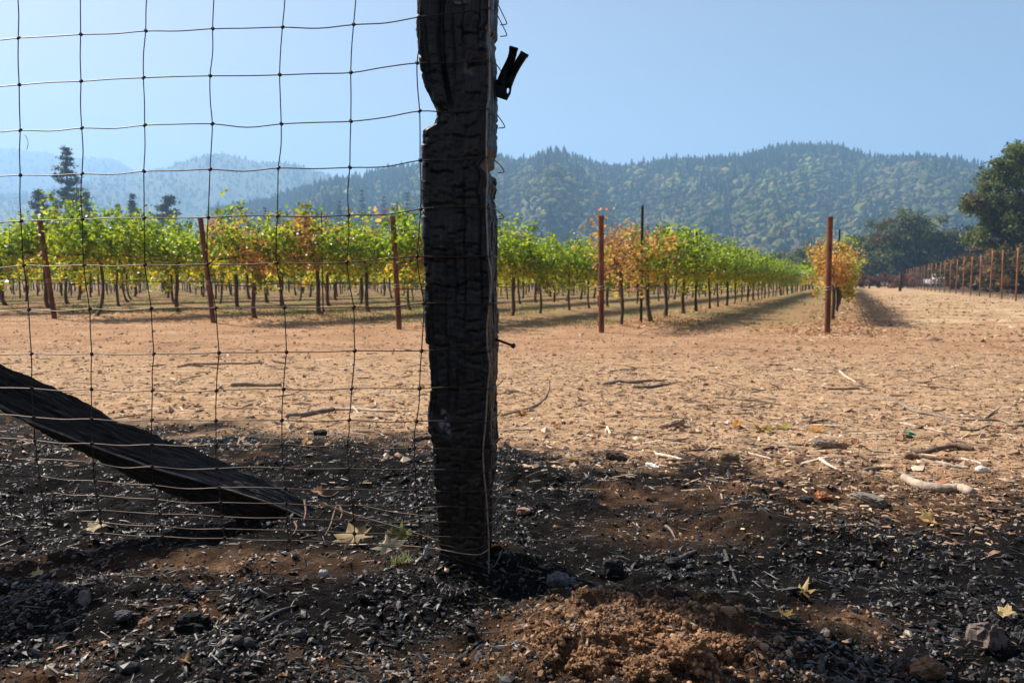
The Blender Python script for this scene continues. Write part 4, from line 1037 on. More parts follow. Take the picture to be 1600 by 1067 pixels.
nsd = 88; sq = np.arange(nsd) / nsd * 4
cxq = np.where(sq < 1, -1 + 2 * sq, np.where(sq < 2, 1, np.where(sq < 3, 1 - 2 * (sq - 2), -1)))
cyq = np.where(sq < 1, -1, np.where(sq < 2, -1 + 2 * (sq - 1), np.where(sq < 3, 1, 1 - 2 * (sq - 3))))
rotq = np.interp(ta, [0, .27, .5, .66, .82, 1], [R_(-20), R_(-26), R_(-40), R_(-58), R_(-70), R_(-76)])
aa, ss = np.meshgrid(np.arange(na), np.arange(nsd), indexing='ij')
la = ta[aa] * 3.4
grain_ = 0.0024 * fbm(sq[ss] * 22, la * 2.5, 61, 3) + 0.0085 * fbm(sq[ss] * 3, la * 6, 62, 4, .6) + 0.0016 * fbm(sq[ss] * 40, la * 5, 63, 2)
f1, f2, cid = worley(sq[ss] * 7, la * 9, 65, .9, 28)
grain_ -= 0.004 * (1 - sstep(0, .2, f2 - f1)) * sstep(.0, .5, fbm(sq[ss] * 1.5, la * 2, 66, 2))
hx = half[aa] + grain_
lx = cxq[ss] * hx * 1.05; ly = cyq[ss] * hx
ca_, sa_ = np.cos(rotq)[aa], np.sin(rotq)[aa]
up_ = lx * sa_ + ly * ca_ ; bk_ = lx * ca_ - ly * sa_
Vb = AX[aa] + up_[..., None] * Ud[aa] + bk_[..., None] * Bk[aa]
Vb = Vb.reshape(-1, 3); i = np.arange(na - 1)[:, None] * nsd; j = np.arange(nsd)[None]; j2 = (j + 1) % nsd
Qb = np.stack([i + j, i + j2, i + nsd + j2, i + nsd + j], -1).reshape(-1, 4)
Vb = np.vstack([Vb, AX[:1], AX[-1:] + Tn[-1:] * .012]); e0, e1 = len(Vb) - 2, len(Vb) - 1; k = np.arange(nsd); k2 = (k + 1) % nsd
Tb = np.vstack([np.stack([np.full(nsd, e0), k2, k], -1), np.stack([np.full(nsd, e1), (na - 1) * nsd + k, (na - 1) * nsd + k2], -1)])
m, n, out = new_mat('charred_plank')
b = n.nodes.new('ShaderNodeBsdfPrincipled'); n.links.new(b.outputs[0], out.inputs[0])
a_ = n.nodes.new('ShaderNodeAttribute'); a_.attribute_name = 'across'; a2 = n.nodes.new('ShaderNodeAttribute'); a2.attribute_name = 'along'
cb = n.nodes.new('ShaderNodeCombineXYZ'); n.links.new(a_.outputs['Fac'], cb.inputs[0]); n.links.new(a2.outputs['Fac'], cb.inputs[1])
nzn = noise_node(n, 9, 6, .7, cb.outputs[0])
nb2 = noise_node(n, 11, 4, .6, n.nodes.new('ShaderNodeTexCoord').outputs['Object'])
c = ramp(n, nzn.outputs['Fac'], [(.36, (.004, .004, .004)), (.5, (.013, .0118, .011)), (.6, (.06, .05, .042)), (.72, (.19, .155, .125))]).outputs[0]
n.links.new(c, b.inputs['Base Color']); b.inputs['Roughness'].default_value = .62; b.inputs['Specular IOR Level'].default_value = .3
bp = n.nodes.new('ShaderNodeBump'); bp.inputs['Strength'].default_value = .8; bp.inputs['Distance'].default_value = .003
n.links.new(nzn.outputs['Fac'], bp.inputs['Height']); n.links.new(bp.outputs[0], b.inputs['Normal'])
child('burnt_beam', mesh('burnt_beam', Vb, [Qb, Tb], m, None, False, dict(across=np.append((sq[ss] * 3.2).ravel(), [0, 0]), along=np.append((la * .55).ravel(), [0, 0]))), bw)
# splintered edge: a row of thin split fibres along the edge that faces the camera
edge_i = int(round(nsd * 0.0))
spl = Acc()
for q in range(20, na - 4, 2):
    pe = Vb[q * nsd + edge_i] + np.array([0, -.002, 0]); t_ = Tn[q]; l_ = .05 * random.uniform(.6, 1.3)
    P = [pe - t_ * l_ * .2, pe + t_ * l_ * .4 + Ud[q] * .004 - Bk[q] * .002, pe + t_ * l_ + Ud[q] * .007 - Bk[q] * .003]
    add_tube(spl, np.array(P), [.0026, .0022, .0006], 4)
M['splinter'] = pmat('grey_splinter', (.10, .085, .075), (.26, .22, .19), 60, .7, 0, 0)
tag(child('splintered_edge', spl.mesh('splintered_edge', M['splinter']), bw), kind='stuff')
for q, pl in enumerate([[(476, 782), (478, 800), (475, 815)], [(498, 772), (507, 776), (520, 775), (530, 768)], [(527, 789), (521, 806), (517, 820), (508, 838)], [(530, 790), (535, 800), (532, 812)], [(460, 815), (464, 825), (458, 836)], [(505, 795), (500, 790), (507, 786), (514, 792)], [(470, 842), (484, 838), (496, 836)]]):
    P = catmull(np.array([at(x, y, 2.2 - .003 * (y - 780)) for x, y in pl]), 4)
    child('bent_nail', tube_mesh('bent_nail', P, np.linspace(.0042, .003, len(P)), M['nail'], 6), bw)

# ------------------------------------------------------------------ individual debris on the ground
def stick(name, label, pl, rad, col, cat='stick', fork=None, lift=.5, taper=.45, bend=0.0):
    r = np.random.default_rng(abs(hash(label)) % 1000 if False else sum(map(ord, label)))
    P = np.array([gp(x, y) for x, y in pl]); c0 = P.mean(0)
    tq = np.linspace(0, 1, len(P)); lin = P[0, 2] * (1 - tq) + P[-1, 2] * tq
    P[:, 2] = lin + max(0, (P[:, 2] - lin).max()) * .7 + rad * lift
    Q_ = catmull(P, 9); nn = len(Q_)
    rn = np.convolve(np.pad(r.normal(0, 1, nn), 3, mode='edge'), np.ones(7) / 7, 'valid')
    rr_ = np.linspace(1, taper, nn) * rad * (1 + .22 * rn); rr_[0] *= .85; rr_[-1] *= .75
    Q_[:, 2] += bend * np.sin(np.linspace(0, np.pi, nn)); Q_ += r.normal(0, rad * .06, Q_.shape)
    root_needed = fork is not None
    a = Acc(); V, Q, T = tube(Q_ - c0, rr_, 9)
    def cm(V, Q, T): return mesh(name, V, [Q, T], M['stick'], np.tile(col, (len(V), 1)), True)
    if not root_needed:
        o = obj(name, cm(V, Q, T), None, c0); return tag(o, label, cat)
    t = thing(name, label, cat, tuple(c0)); obj('stem', cm(V, Q, T), t)
    for fk in fork:
        P = np.array([gp(x, y) for x, y in fk]); P[:, 2] += rad * .6; P[-1, 2] += rad * 1.5
        V, Q, T = tube(catmull(P, 5) - c0, np.linspace(rad * .7, rad * .3, 5 * (len(P) - 1) + 1) if len(P) > 2 else rad * .5, 7); obj('side_branch', cm(V, Q, T), t)
    return t
TAN = (.40, .29, .19); GREY = (.30, .235, .175); DARK = (.10, .07, .05); PALE = (.62, .52, .40); BLK = (.03, .027, .025)
stick('stick', 'long thin tan stick farthest back on the bare soil behind the wire', [(278, 574), (300, 570), (330, 570), (360, 569), (390, 569), (413, 567)], .013, TAN)
stick('stick', 'short thick grey-brown stick behind the wire below the long thin one', [(361, 604), (390, 603), (420, 604), (440, 603)], .017, GREY, taper=.8)
stick('stick', 'thick bent grey stick lying behind the wire left of the charred post', [(446, 652), (470, 651), (495, 646), (523, 641)], .0145, (.27, .2, .15), taper=.7)
stick('stick', 'pale straight peeled stick touching the thick bent grey one', [(522, 641), (555, 641), (590, 643), (622, 644)], .010, PALE, taper=.7)
stick('stick', 'short dark stick partly hidden by the left side of the charred post', [(648, 690), (660, 686), (690, 685)], .013, (.17, .11, .07), taper=.8)
stick('twig', 'long curved twig arching up just right of the charred post', [(783, 653), (815, 645), (840, 633), (853, 620), (858, 606), (857, 593)], .0055, (.24, .17, .12), taper=.5, lift=1.2)
stick('stick', 'grey-brown stick lying right of the post on tan soil', [(942, 602), (968, 598), (990, 599), (1015, 596), (1042, 596)], .014, GREY, taper=.6)
stick('stick', 'shorter dark stick lying against the grey-brown one', [(988, 607), (1010, 607), (1030, 604), (1054, 600)], .013, (.17, .12, .085), taper=.4)
stick('twig', 'thin dark twig above the grey-brown sticks', [(953, 581), (975, 578), (998, 578)], .007, DARK)
stick('twig', 'long thin dark twig lying across the tan soil in the middle', [(1120, 622), (1150, 625), (1185, 628), (1222, 634)], .0062, (.16, .115, .08))
stick('twig', 'pale thin twig lying flat right of centre near the back', [(1240, 578), (1270, 583), (1300, 583), (1326, 575)], .0085, (.5, .4, .3))
stick('stick', 'short pale peeled stick slanting right of the pale thin twig', [(1312, 581), (1322, 590), (1338, 598)], .010, PALE)
stick('twig', 'thin dark bent twig near the back at right', [(1396, 582), (1414, 590), (1432, 598), (1456, 597)], .007, (.18, .13, .1), fork=[[(1440, 570), (1448, 576), (1456, 584)]])
stick('twig', 'straight brown twig right of centre', [(1292, 609), (1315, 609), (1343, 608)], .009, (.26, .17, .1), taper=.8)
stick('twig', 'brown twig at centre right on the litter', [(1160, 626), (1190, 627), (1216, 632)], .0085, (.33, .23, .15))
stick('branch', 'long forked grey branch at the right edge', [(1408, 634), (1430, 645), (1460, 650), (1485, 655), (1520, 657), (1560, 658), (1585, 666), (1604, 667)], .0095, (.27, .21, .165), fork=[[(1538, 656), (1548, 648), (1564, 641)], [(1412, 641), (1411, 634), (1410, 630)]])
stick('twig', 'thin pale twig below the long forked branch', [(1406, 662), (1430, 667), (1455, 672), (1478, 677)], .007, (.55, .45, .35))
stick('twig', 'thin dark crooked twig below the forked branch at right', [(1500, 672), (1525, 673), (1545, 665), (1556, 668)], .0055, DARK)
stick('stick', 'dark brown curved stick at right above the pale grey one', [(1424, 706), (1445, 709), (1465, 705), (1490, 702), (1522, 704)], .0125, (.15, .10, .07), taper=.8)
stick('stick', 'reddish brown stick lying below the dark curved one', [(1412, 715), (1435, 717), (1460, 719), (1488, 722)], .0135, (.28, .17, .10), taper=.7)
stick('stick', 'short pale grey stick under the reddish brown one', [(1462, 724), (1485, 728), (1514, 733)], .009, (.4, .33, .27))
stick('stick', 'thick pale grey weathered stick lying in the litter at right', [(1412, 754), (1440, 760), (1470, 767), (1498, 773), (1520, 777)], .0150, (.42, .34, .26), taper=1.0)
stick('stick', 'short brown stick left of the thick pale grey one', [(1350, 736), (1372, 735), (1394, 733)], .009, (.26, .19, .13))
stick('twig', 'dark forked twig lying left of the burnt stump chunk at right', [(1192, 704), (1215, 700), (1240, 702), (1250, 708)], .006, DARK, fork=[[(1214, 701), (1200, 710), (1184, 706)]])
stick('twig', 'flat brown twig below the dark forked twig', [(1198, 714), (1222, 717), (1248, 718)], .009, (.2, .145, .1))
stick('twig', 'thin dark twig arching on the litter right of centre', [(1262, 663), (1285, 658), (1305, 660)], .006, DARK)
stick('twig', 'white peeled twig pointing left at the edge of the black soil', [(1024, 711), (1045, 716), (1066, 719)], .0085, (.66, .58, .48))
stick('twig', 'short white peeled twig right of centre at the black edge', [(1280, 718), (1294, 727), (1308, 735)], .007, (.64, .55, .44))
stick('twig', 'dark twig running left from the brown chunk at the black edge', [(1064, 707), (1095, 704), (1128, 703)], .006, (.14, .09, .06))
stick('twig', 'long black twig at the right edge below the thick stick', [(1525, 795), (1560, 797), (1604, 798)], .006, (.12, .085, .06))
stick('burnt_twig', 'burnt black root standing out of the char right of the mound', [(1132, 864), (1140, 882), (1148, 905), (1152, 915)], .0048, (.06, .05, .045), 'twig')
stick('burnt_twig', 'short burnt stick pointing right above the post shadow', [(1062, 876), (1075, 870), (1088, 863)], .008, (.085, .075, .07), 'twig')
stick('burnt_twig', 'thin grey burnt twig on the brown patch right of the post', [(1040, 822), (1048, 831), (1055, 841)], .004, (.2, .17, .15), 'twig')
stick('burnt_twig', 'thin curved burnt twig low at the left', [(424, 1014), (430, 1000), (436, 985), (450, 974)], .0035, (.10, .095, .09), 'twig')
stick('burnt_twig', 'long thin burnt twig lying low left of centre', [(405, 974), (440, 960), (470, 946)], .0045, (.09, .08, .075), 'twig')
stick('burnt_twig', 'short burnt twig sticking up at the bottom left of centre', [(598, 1025), (599, 1040), (600, 1062)], .0035, (.17, .16, .16), 'twig')

def chunk(name, label, px, py, w, d, h, col, cat, seed, proto=ICO3, rough=.3, tilt=(0, 0, 0), sink=.2, boxy=0):
    r = np.random.default_rng(seed); p = gp(px, py); V, Fc = proto; V = V.copy()
    if boxy: V = np.sign(V) * np.abs(V) ** (1 - boxy)
    nzv = fbm(V[:, 0] * 1.7 + seed, V[:, 1] * 1.7 + V[:, 2] * 1.3, seed, 3) * rough + fbm(V[:, 0] * 5 + V[:, 2] * 2 + seed, V[:, 1] * 5 + V[:, 2] * 4, seed + 4, 3) * rough * .55 + fbm(V[:, 0] * 15 + V[:, 2] * 6, V[:, 1] * 15 + V[:, 2] * 13, seed + 6, 2) * rough * .18
    V = V * (1 + nzv[:, None]) * [w / 2, d / 2, h / 2]
    C = np.tile(col, (len(V), 1)) * r.uniform(.85, 1.15, (len(V), 1))
    o = obj(name, mesh(name, V, Fc, M['chunk'], C, name in ('acorn_shell', 'white_stone')), None, p + [0, 0, h / 2 - sink * h]); o.rotation_euler = [R_(a) for a in tilt]
    return tag(o, label, cat)
chunk('bark_chunk', 'grey weathered wood chunk tilted on the tan litter right of centre', 1050, 667, .12, .075, .035, (.34, .25, .18), 'wood chunk', 1, boxy=.5, tilt=(-14, -12, 18))
chunk('burnt_chunk', 'dark curved bark piece at the edge of the black soil', 962, 716, .085, .05, .032, (.09, .065, .055), 'wood chunk', 2, boxy=.3, tilt=(0, 14, -12))
chunk('white_chip', 'bright white wood chip lying on the black edge right of the post', 1019, 731, .055, .03, .018, (.72, .68, .62), 'wood chip', 3, boxy=.5, tilt=(-10, 12, -42))
chunk('brown_stone', 'squarish brown stone at the edge of the black soil', 1138, 720, .07, .05, .04, (.20, .145, .085), 'stone', 4, boxy=.5)
chunk('round_stone', 'small black round stone just right of the charred post shadow', 873, 719, .033, .03, .024, (.03, .028, .03), 'stone', 5)
chunk('burnt_stump', 'pale burnt wood stub with a dark end on the litter', 1290, 699, .10, .06, .045, (.2, .155, .12), 'wood chunk', 6, boxy=.3, tilt=(0, 5, -12))
chunk('burnt_chunk', 'half burnt wood lump beside the brick red shard', 1357, 788, .10, .06, .04, (.19, .165, .14), 'wood chunk', 7, boxy=.4, tilt=(0, 12, -35))
chunk('round_stone', 'smooth dark pebble left of the half burnt lump', 1257, 783, .05, .03, .022, (.05, .05, .055), 'stone', 8)
chunk('white_stone', 'pale rounded stone near the right edge above the thick stick', 1534, 738, .042, .034, .03, (.62, .56, .5), 'stone', 9, rough=.15)
chunk('clay_shard', 'brick red clay shard on the black edge right of centre', 1287, 778, .045, .03, .02, (.42, .17, .08), 'shard', 10, boxy=.6, tilt=(35, 10, 20))
chunk('clay_shard', 'small brick red shard above the thick pale grey stick', 1471, 756, .04, .02, .012, (.38, .16, .08), 'shard', 11, boxy=.6, tilt=(25, -15, 0))
chunk('flat_stone', 'flat brown stone right of the charred post in the char', 818, 800, .04, .03, .016, (.27, .175, .12), 'stone', 12, boxy=.4)
chunk('grey_rock', 'angular grey-brown rock near the bottom right corner', 1538, 1006, .065, .05, .05, (.13, .10, .085), 'rock', 13, boxy=.5, tilt=(-15, 18, 35))
chunk('brown_stone', 'rounded brown stone at the bottom edge right', 1448, 1056, .06, .045, .04, (.13, .08, .05), 'stone', 14)
chunk('round_stone', 'dark rounded stone just left of the brown one at the bottom edge', 1409, 1046, .035, .03, .03, (.05, .042, .04), 'stone', 15)
chunk('bark_chip', 'upright pale grey bark chip lower left', 132, 943, .020, .014, .030, (.2, .19, .185), 'wood chip', 16, boxy=.5, sink=.1)
chunk('round_stone', 'smooth dark oval stone lower left', 192, 966, .034, .028, .02, (.06, .062, .07), 'stone', 17)
chunk('brown_stone', 'small tan stone at left of the dark hollow lower left', 228, 978, .028, .024, .02, (.20, .125, .075), 'stone', 18)
chunk('acorn_shell', 'round charred acorn left one of a pair at lower left', 372, 1006, .022, .02, .02, (.05, .047, .046), 'acorn', 19, rough=.1)
chunk('acorn_shell', 'round charred acorn right one of a pair at lower left', 388, 1010, .024, .022, .021, (.055, .052, .05), 'acorn', 20, rough=.1)
chunk('round_stone', 'rounded charred stone left of centre on the black soil', 466, 994, .027, .024, .02, (.06, .06, .062), 'stone', 21)
chunk('white_chip', 'pale ash chip leaning at the left foot of the charred post', 667, 872, .016, .008, .034, (.5, .52, .56), 'wood chip', 22, boxy=.4, tilt=(0, 15, 10), sink=.1)
chunk('white_chip', 'small pale triangular chip on black soil left of the post', 505, 901, .022, .012, .018, (.42, .42, .42), 'wood chip', 23, boxy=.4, sink=.1)
chunk('charcoal_lump', 'black charcoal lump on the near edge of the post shadow', 958, 893, .045, .035, .035, (.018, .017, .018), 'charcoal', 24, boxy=.4)
chunk('charcoal_lump', 'ash-dusted charcoal lump right of the foot of the post', 873, 912, .05, .035, .03, (.10, .10, .11), 'charcoal', 25, boxy=.3)
chunk('charcoal_lump', 'black charcoal lump above the burnt root right of the mound', 1054, 886, .045, .04, .03, (.02, .019, .019), 'charcoal', 26, boxy=.3)
chunk('charcoal_lump', 'large dark charcoal lump in the lower left corner area', 300, 985, .06, .045, .035, (.010, .0098, .010), 'charcoal', 27, boxy=.45, rough=.55)
chunk('charcoal_lump', 'small black lump on the soil behind the wire left of the post', 500, 680, .055, .04, .03, (.03, .027, .026), 'charcoal', 28, boxy=.3)
for k, (px, py, w_, lb) in enumerate([(985, 1003, .075, 'largest crumbly clod on top of the brown mound'), (1070, 1030, .085, 'crumbly clod at the right front of the brown mound'), (930, 1035, .07, 'crumbly clod at the bottom edge below the mound top'), (870, 1000, .05, 'crumbly clod at the left side of the brown mound'), (1130, 1010, .06, 'crumbly clod on the right shoulder of the brown mound'), (1010, 1050, .06, 'crumbly clod at the bottom edge in front of the mound')]):
    o = chunk('soil_clod', lb, px, py, w_, w_ * .8, w_ * .55, (.20, .11, .058), 'soil clod', 40 + k, ICO3, .8, sink=.4)
    mv = np.empty(len(o.data.vertices) * 3, np.float32); o.data.vertices.foreach_get('co', mv); mv = mv.reshape(-1, 3)
    rc = np.random.default_rng(k + 400); q = mv[rc.integers(0, len(mv), 650)] + rc.normal(0, .003, (650, 3)); a = Acc()
    a.add(mv, ICO3[1], np.tile([.20, .11, .058], (len(mv), 1)))
    scatter(a, ICO0, q, np.clip(rc.lognormal(math.log(.0018), .55, 650), .0009, .006)[:, None] * rc.uniform(.7, 1.3, (650, 3)), rotm(*rc.uniform(-3, 3, (3, 650))), np.array([.24, .135, .07]) * rc.uniform(.6, 1.35, (650, 1)), .25)
    o.data = a.mesh('soil_clod', M['chunk'])
chunk('green_scrap', 'bright green plastic scrap lying on the litter at right', 1425, 679, .05, .03, .012, (.02, .30, .2), 'scrap', 60, boxy=.6, tilt=(10, 20, 15))

# maple leaves
ML = np.array([(0, 0), (-.18, .02), (-.55, -.05), (-.45, .18), (-.85, .42), (-.55, .48), (-.58, .72), (-.28, .62), (-.14, .75), (0, 1.15), (.14, .75), (.28, .62), (.58, .72), (.55, .48), (.85, .42), (.45, .18), (.55, -.05), (.18, .02)])
def leaf(label, px, py, size, col, az, tilt, curl=.25, seed=0, cat='leaf'):
    r = np.random.default_rng(seed + 900); p = gp(px, py); nL = len(ML)
    rings = [np.vstack([ML * f + np.array([0, .38 * (1 - f)])]) for f in (1, .55)]
    V2 = np.vstack(rings + [np.array([[0, .38]])]); z = curl * (np.abs(V2[:, 0]) ** 1.6 + .5 * (V2[:, 1] - .4) ** 2) + .05 * r.normal(0, 1, len(V2))
    V = np.column_stack([V2[:, 0], V2[:, 1] - .4, z]) * size / 1.2
    Fq = [(k, (k + 1) % nL, nL + (k + 1) % nL, nL + k) for k in range(nL)]; Ft = [(nL + k, nL + (k + 1) % nL, 2 * nL) for k in range(nL)]
    V[:nL] *= r.uniform(.68, 1.12, (nL, 1)); V[:, 2] += .3 * size * np.sin(V[:, 0] / size * 3 + seed) * .5
    C = np.tile(col, (len(V), 1)) * r.uniform(.55, 1.15, (len(V), 1))
    t = thing('fallen_leaf', label, cat, tuple(p + [0, 0, .3 * size * abs(math.sin(R_(tilt))) + .006])); t.rotation_euler = (R_(tilt), R_(r.uniform(-12, 12)), R_(az))
    obj('blade', mesh('blade', V, [np.array(Fq), np.array(Ft)], M['dry_leaf'], C, True), t)
    obj('stalk', tube_mesh('stalk', catmull(np.array([(0, -.4, .02), (.03, -.62, .05), (.08, -.85, .04)]) * size / 1.2, 3), .0009, M['nail'], 4), t)
leaf('pale torn maple leaf lying left of the foot of the charred post', 553, 852, .085, (.46, .34, .19), 30, 30, .3, 1)
leaf('cream maple leaf standing up close left of the charred post', 608, 866, .065, (.58, .50, .36), 15, 50, .35, 2)
leaf('olive green leaf half shaded just left of the charred post', 626, 845, .055, (.16, .18, .04), -20, 55, .3, 3)
leaf('pale yellow maple leaf on black soil at lower right', 1254, 931, .058, (.62, .46, .22), 60, 25, .3, 4)
leaf('small curled yellow leaf below the larger pale one at lower right', 1224, 965, .035, (.56, .42, .2), 120, 40, .6, 5)
leaf('tiny pale leaf near the right edge on black soil', 1567, 963, .032, (.55, .42, .2), 20, 30, .4, 6)
leaf('bright cream leaf on the dark soil at far left', 146, 831, .055, (.66, .55, .36), 75, 20, .3, 7)
leaf('small pale yellow leaf at left on the black soil', 60, 903, .028, (.6, .55, .25), 10, 35, .4, 8)
leaf('tan torn leaf near the bottom left of centre', 457, 1035, .036, (.46, .29, .17), 40, 45, .5, 9)
leaf('small tan leaf at the bottom left', 289, 1040, .034, (.36, .22, .12), 100, 25, .4, 10)
leaf('olive yellow leaf on tan litter right of centre', 1192, 673, .085, (.30, .24, .04), 40, 18, .25, 11)
leaf('olive leaf right beside the olive yellow one', 1226, 670, .075, (.24, .21, .04), -30, 20, .25, 12)
leaf('orange brown leaf right of the olive pair', 1275, 675, .06, (.45, .22, .06), 10, 15, .3, 13)
leaf('bright orange leaf right of the grey wood chunk', 1150, 668, .06, (.6, .28, .05), 15, 20, .3, 14)
leaf('orange leaf just left of the bright orange one', 1128, 673, .045, (.52, .26, .08), 80, 25, .3, 15)
leaf('pale leaf at the black edge just right of the charred post', 893, 720, .065, (.58, .42, .26), 85, 12, .3, 16)
leaf('pale orange leaf beside the timber end under the wire', 497, 772, .05, (.52, .30, .18), 85, 20, .4, 17)
leaf('rust coloured leaf lying by the curved twig right of the post', 815, 648, .075, (.42, .2, .06), 80, 15, .3, 18)
leaf('yellow brown leaf at right in the litter below the thick stick', 1450, 816, .07, (.5, .33, .12), 100, 12, .35, 19)
leaf('small tan leaf on char left of the yellow brown one', 1300, 800, .045, (.45, .31, .2), 60, 20, .35, 20)

# ------------------------------------------------------------------ loose ground cover (uncountable)
def region(n, y0, y1, r, pw=1.0, k=.76, c=.5):
    y = y0 + (y1 - y0) * r.random(n) ** pw; x = r.uniform(-1, 1, n) * (k * y + c); return x, y
rg = np.random.default_rng(101)
acc = Acc()
x, y = region(130000, 1.10, 3.75, rg, 1.4)
cm_ = char_mask(x, y); keep = rg.random(len(x)) < np.clip(cm_ * 1.1 + .03, 0, 1) * (.22 + .78 * sstep(-.25, .3, fbm(x * 5, y * 5, 81, 3))); x, y = x[keep], y[keep]
br_ = brown_mask(x, y); nP = len(x)
sz = np.clip(rg.lognormal(math.log(.0021), .6, nP), .0011, .0075)
big = rg.random(nP) < .004; sz[big] = rg.uniform(.006, .011, big.sum())
kk = rg.random((nP, 1))
bk = np.where(kk < .62, [.006, .0058, .006], np.where(kk < .86, [.026, .025, .026], np.where(kk < .935, [.07, .067, .066], np.where(kk < .978, [.10, .07, .05], [.30, .25, .20])))) * rg.uniform(.5, 1.6, (nP, 1))
bn = np.where(kk < .5, [.16, .085, .045], np.where(kk < .85, [.23, .13, .07], [.34, .21, .125])) * rg.uniform(.6, 1.35, (nP, 1))
soot_shade = sstep(-.2, .35, fbm(x * 1.6 + 5, y * 1.6, 97, 3) + .35 * sstep(.2, -.5, x))  # sooty noise patches; pale flecks darkened further at left in place of shade
bk = bk * np.where(kk < .86, 1, 1 - .72 * soot_shade[:, None])
C = np.where(rg.random((nP, 1)) < br_[:, None] * .92 + .07 * (1 - soot_shade[:, None]), bn, bk)
S = sz[:, None] * rg.uniform(.5, 1.5, (nP, 3)) * [1.25, .9, .7]; S[:, 0] *= np.where(rg.random(nP) < .15, 1.9, 1)
z = g(x, y) + sz * rg.uniform(-.1, .55, nP)
P = np.stack([x, y, z], -1); Mx = rotm(rg.uniform(-.7, .7, nP), rg.uniform(-.7, .7, nP), rg.uniform(0, 6.28, nP))
bigm = sz > .0062
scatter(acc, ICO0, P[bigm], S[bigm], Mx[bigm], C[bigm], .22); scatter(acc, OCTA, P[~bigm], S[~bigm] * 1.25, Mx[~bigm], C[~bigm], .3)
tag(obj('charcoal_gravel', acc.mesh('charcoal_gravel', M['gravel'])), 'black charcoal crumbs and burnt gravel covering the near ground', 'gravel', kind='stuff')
# crumbs of raw soil on the mound
acc = Acc(); nP = 52000
x = rg.uniform(-.12, .62, nP); y = rg.uniform(1.12, 1.7, nP); keep = rg.random(nP) < brown_mask(x, y) ** 2 * (.3 + .7 * sstep(-.3, .3, fbm(x * 14, y * 14, 73, 2))); x, y = x[keep], y[keep]; nP = len(x)
sz = np.clip(rg.lognormal(math.log(.0015), .6, nP), .0008, .007)
C = np.where(rg.random((nP, 1)) < .6, [.24, .135, .07], np.where(rg.random((nP, 1)) < .6, [.33, .20, .11], [.05, .035, .025])) * rg.uniform(.5, 1.3, (nP, 1))
P = np.stack([x, y, g(x, y) + sz * rg.uniform(0, .8, nP)], -1); S = sz[:, None] * rg.uniform(.7, 1.3, (nP, 3)); Mx = rotm(*(rg.uniform(-3, 3, (3, nP))))
b_ = sz > .0032; scatter(acc, ICO0, P[b_], S[b_], Mx[b_], C[b_], .25); scatter(acc, OCTA, P[~b_], S[~b_] * 1.2, Mx[~b_], C[~b_], .3)
tag(obj('soil_crumbs', acc.mesh('soil_crumbs', M['litter'])), 'crumbly orange-brown soil crumbs on the dug mound', 'soil', kind='stuff')
# burnt fibres and twigs in the char
def fibres(n, y0, y1, pw, l0, l1, r0, cols, mask, name, label, cat, mat, lift=.4):
    x, y = region(n, y0, y1, rg, pw); kp = rg.random(n) < mask(x, y); x, y = x[kp], y[kp]; n = len(x)
    L = rg.uniform(l0, l1, n) * np.where(rg.random(n) < .08, 2.2, 1); W_ = r0 * rg.uniform(.5, 1.7, n); H_ = W_ * rg.uniform(.4, 1, n)
    ci = rg.integers(0, len(cols), n); C = np.array(cols)[ci] * rg.uniform(.7, 1.3, (n, 1))
    P = np.stack([x, y, g(x, y) + W_ * lift + .001], -1); Mx = rotm(rg.normal(0, .3, n), rg.normal(0, .12, n), rg.normal(0, 1.0, n))
    a = Acc(); PV = np.array([(-1, -1, 0), (-1, .8, .6), (-.9, .2, -.8), (1, -.8, 0), (1, .9, .5), (.95, 0, -.7), (.1, .5, 1.1)])
    PF = np.array([(0, 1, 2), (3, 5, 4), (0, 3, 6), (0, 6, 1), (1, 6, 4), (3, 4, 6), (1, 4, 5), (1, 5, 2), (2, 5, 3), (2, 3, 0)])
    scatter(a, (PV, PF), P, np.stack([L / 2, W_, H_], -1), Mx, C, .1)
    tag(obj(name, a.mesh(name, M[mat])), label, cat, kind='stuff')
fibres(7000, 1.15, 3.7, 1.3, .008, .032, .0011, [(.04, .038, .038), (.02, .02, .02), (.10, .085, .072), (.012, .012, .012)], lambda x, y: char_mask(x, y), 'burnt_fibres', 'fine burnt twigs and fibres strewn through the black char', 'twigs', 'gravel', .9)
fibres(34000, 2.5, 10.5, 1.5, .010, .048, .0021, [(.44, .32, .21), (.36, .25, .16), (.56, .44, .31), (.24, .155, .10), (.14, .09, .06), (.10, .07, .05)], lambda x, y: np.clip(1.05 - char_mask(x, y) * .93 - .7 * sstep(6.5, 8.5, y), 0, 1) * (.35 + .65 * sstep(-.3, .3, fbm(x * 1.5, y * 1.5, 55, 2))) * (.35 + .65 * sstep(-.6, .6, x)), 'wood_litter', 'pale straw, wood chips and bark scraps littering the tan soil', 'litter', 'litter')
fibres(15000, 1.9, 3.3, 1, .006, .028, .0026, [(.36, .24, .15), (.28, .175, .105), (.46, .34, .23), (.20, .12, .075), (.1, .07, .05)], lambda x, y: np.clip(np.exp(-(((x - 1.35) / .55) ** 2 + ((y - 2.5) / .4) ** 2)), 0, 1), 'wood_litter', 'tan leaf scraps and chips over the char near the right edge', 'litter', 'litter')
fibres(1500, 2.9, 8.5, 1.4, .05, .16, .0040, [(.40, .29, .2), (.26, .18, .12), (.14, .095, .065), (.56, .45, .34), (.08, .055, .04)], lambda x, y: 1 - .9 * char_mask(x, y) + 0 * x, 'loose_twigs', 'thin broken twigs and bark strips strewn over the tan soil', 'twigs', 'litter')
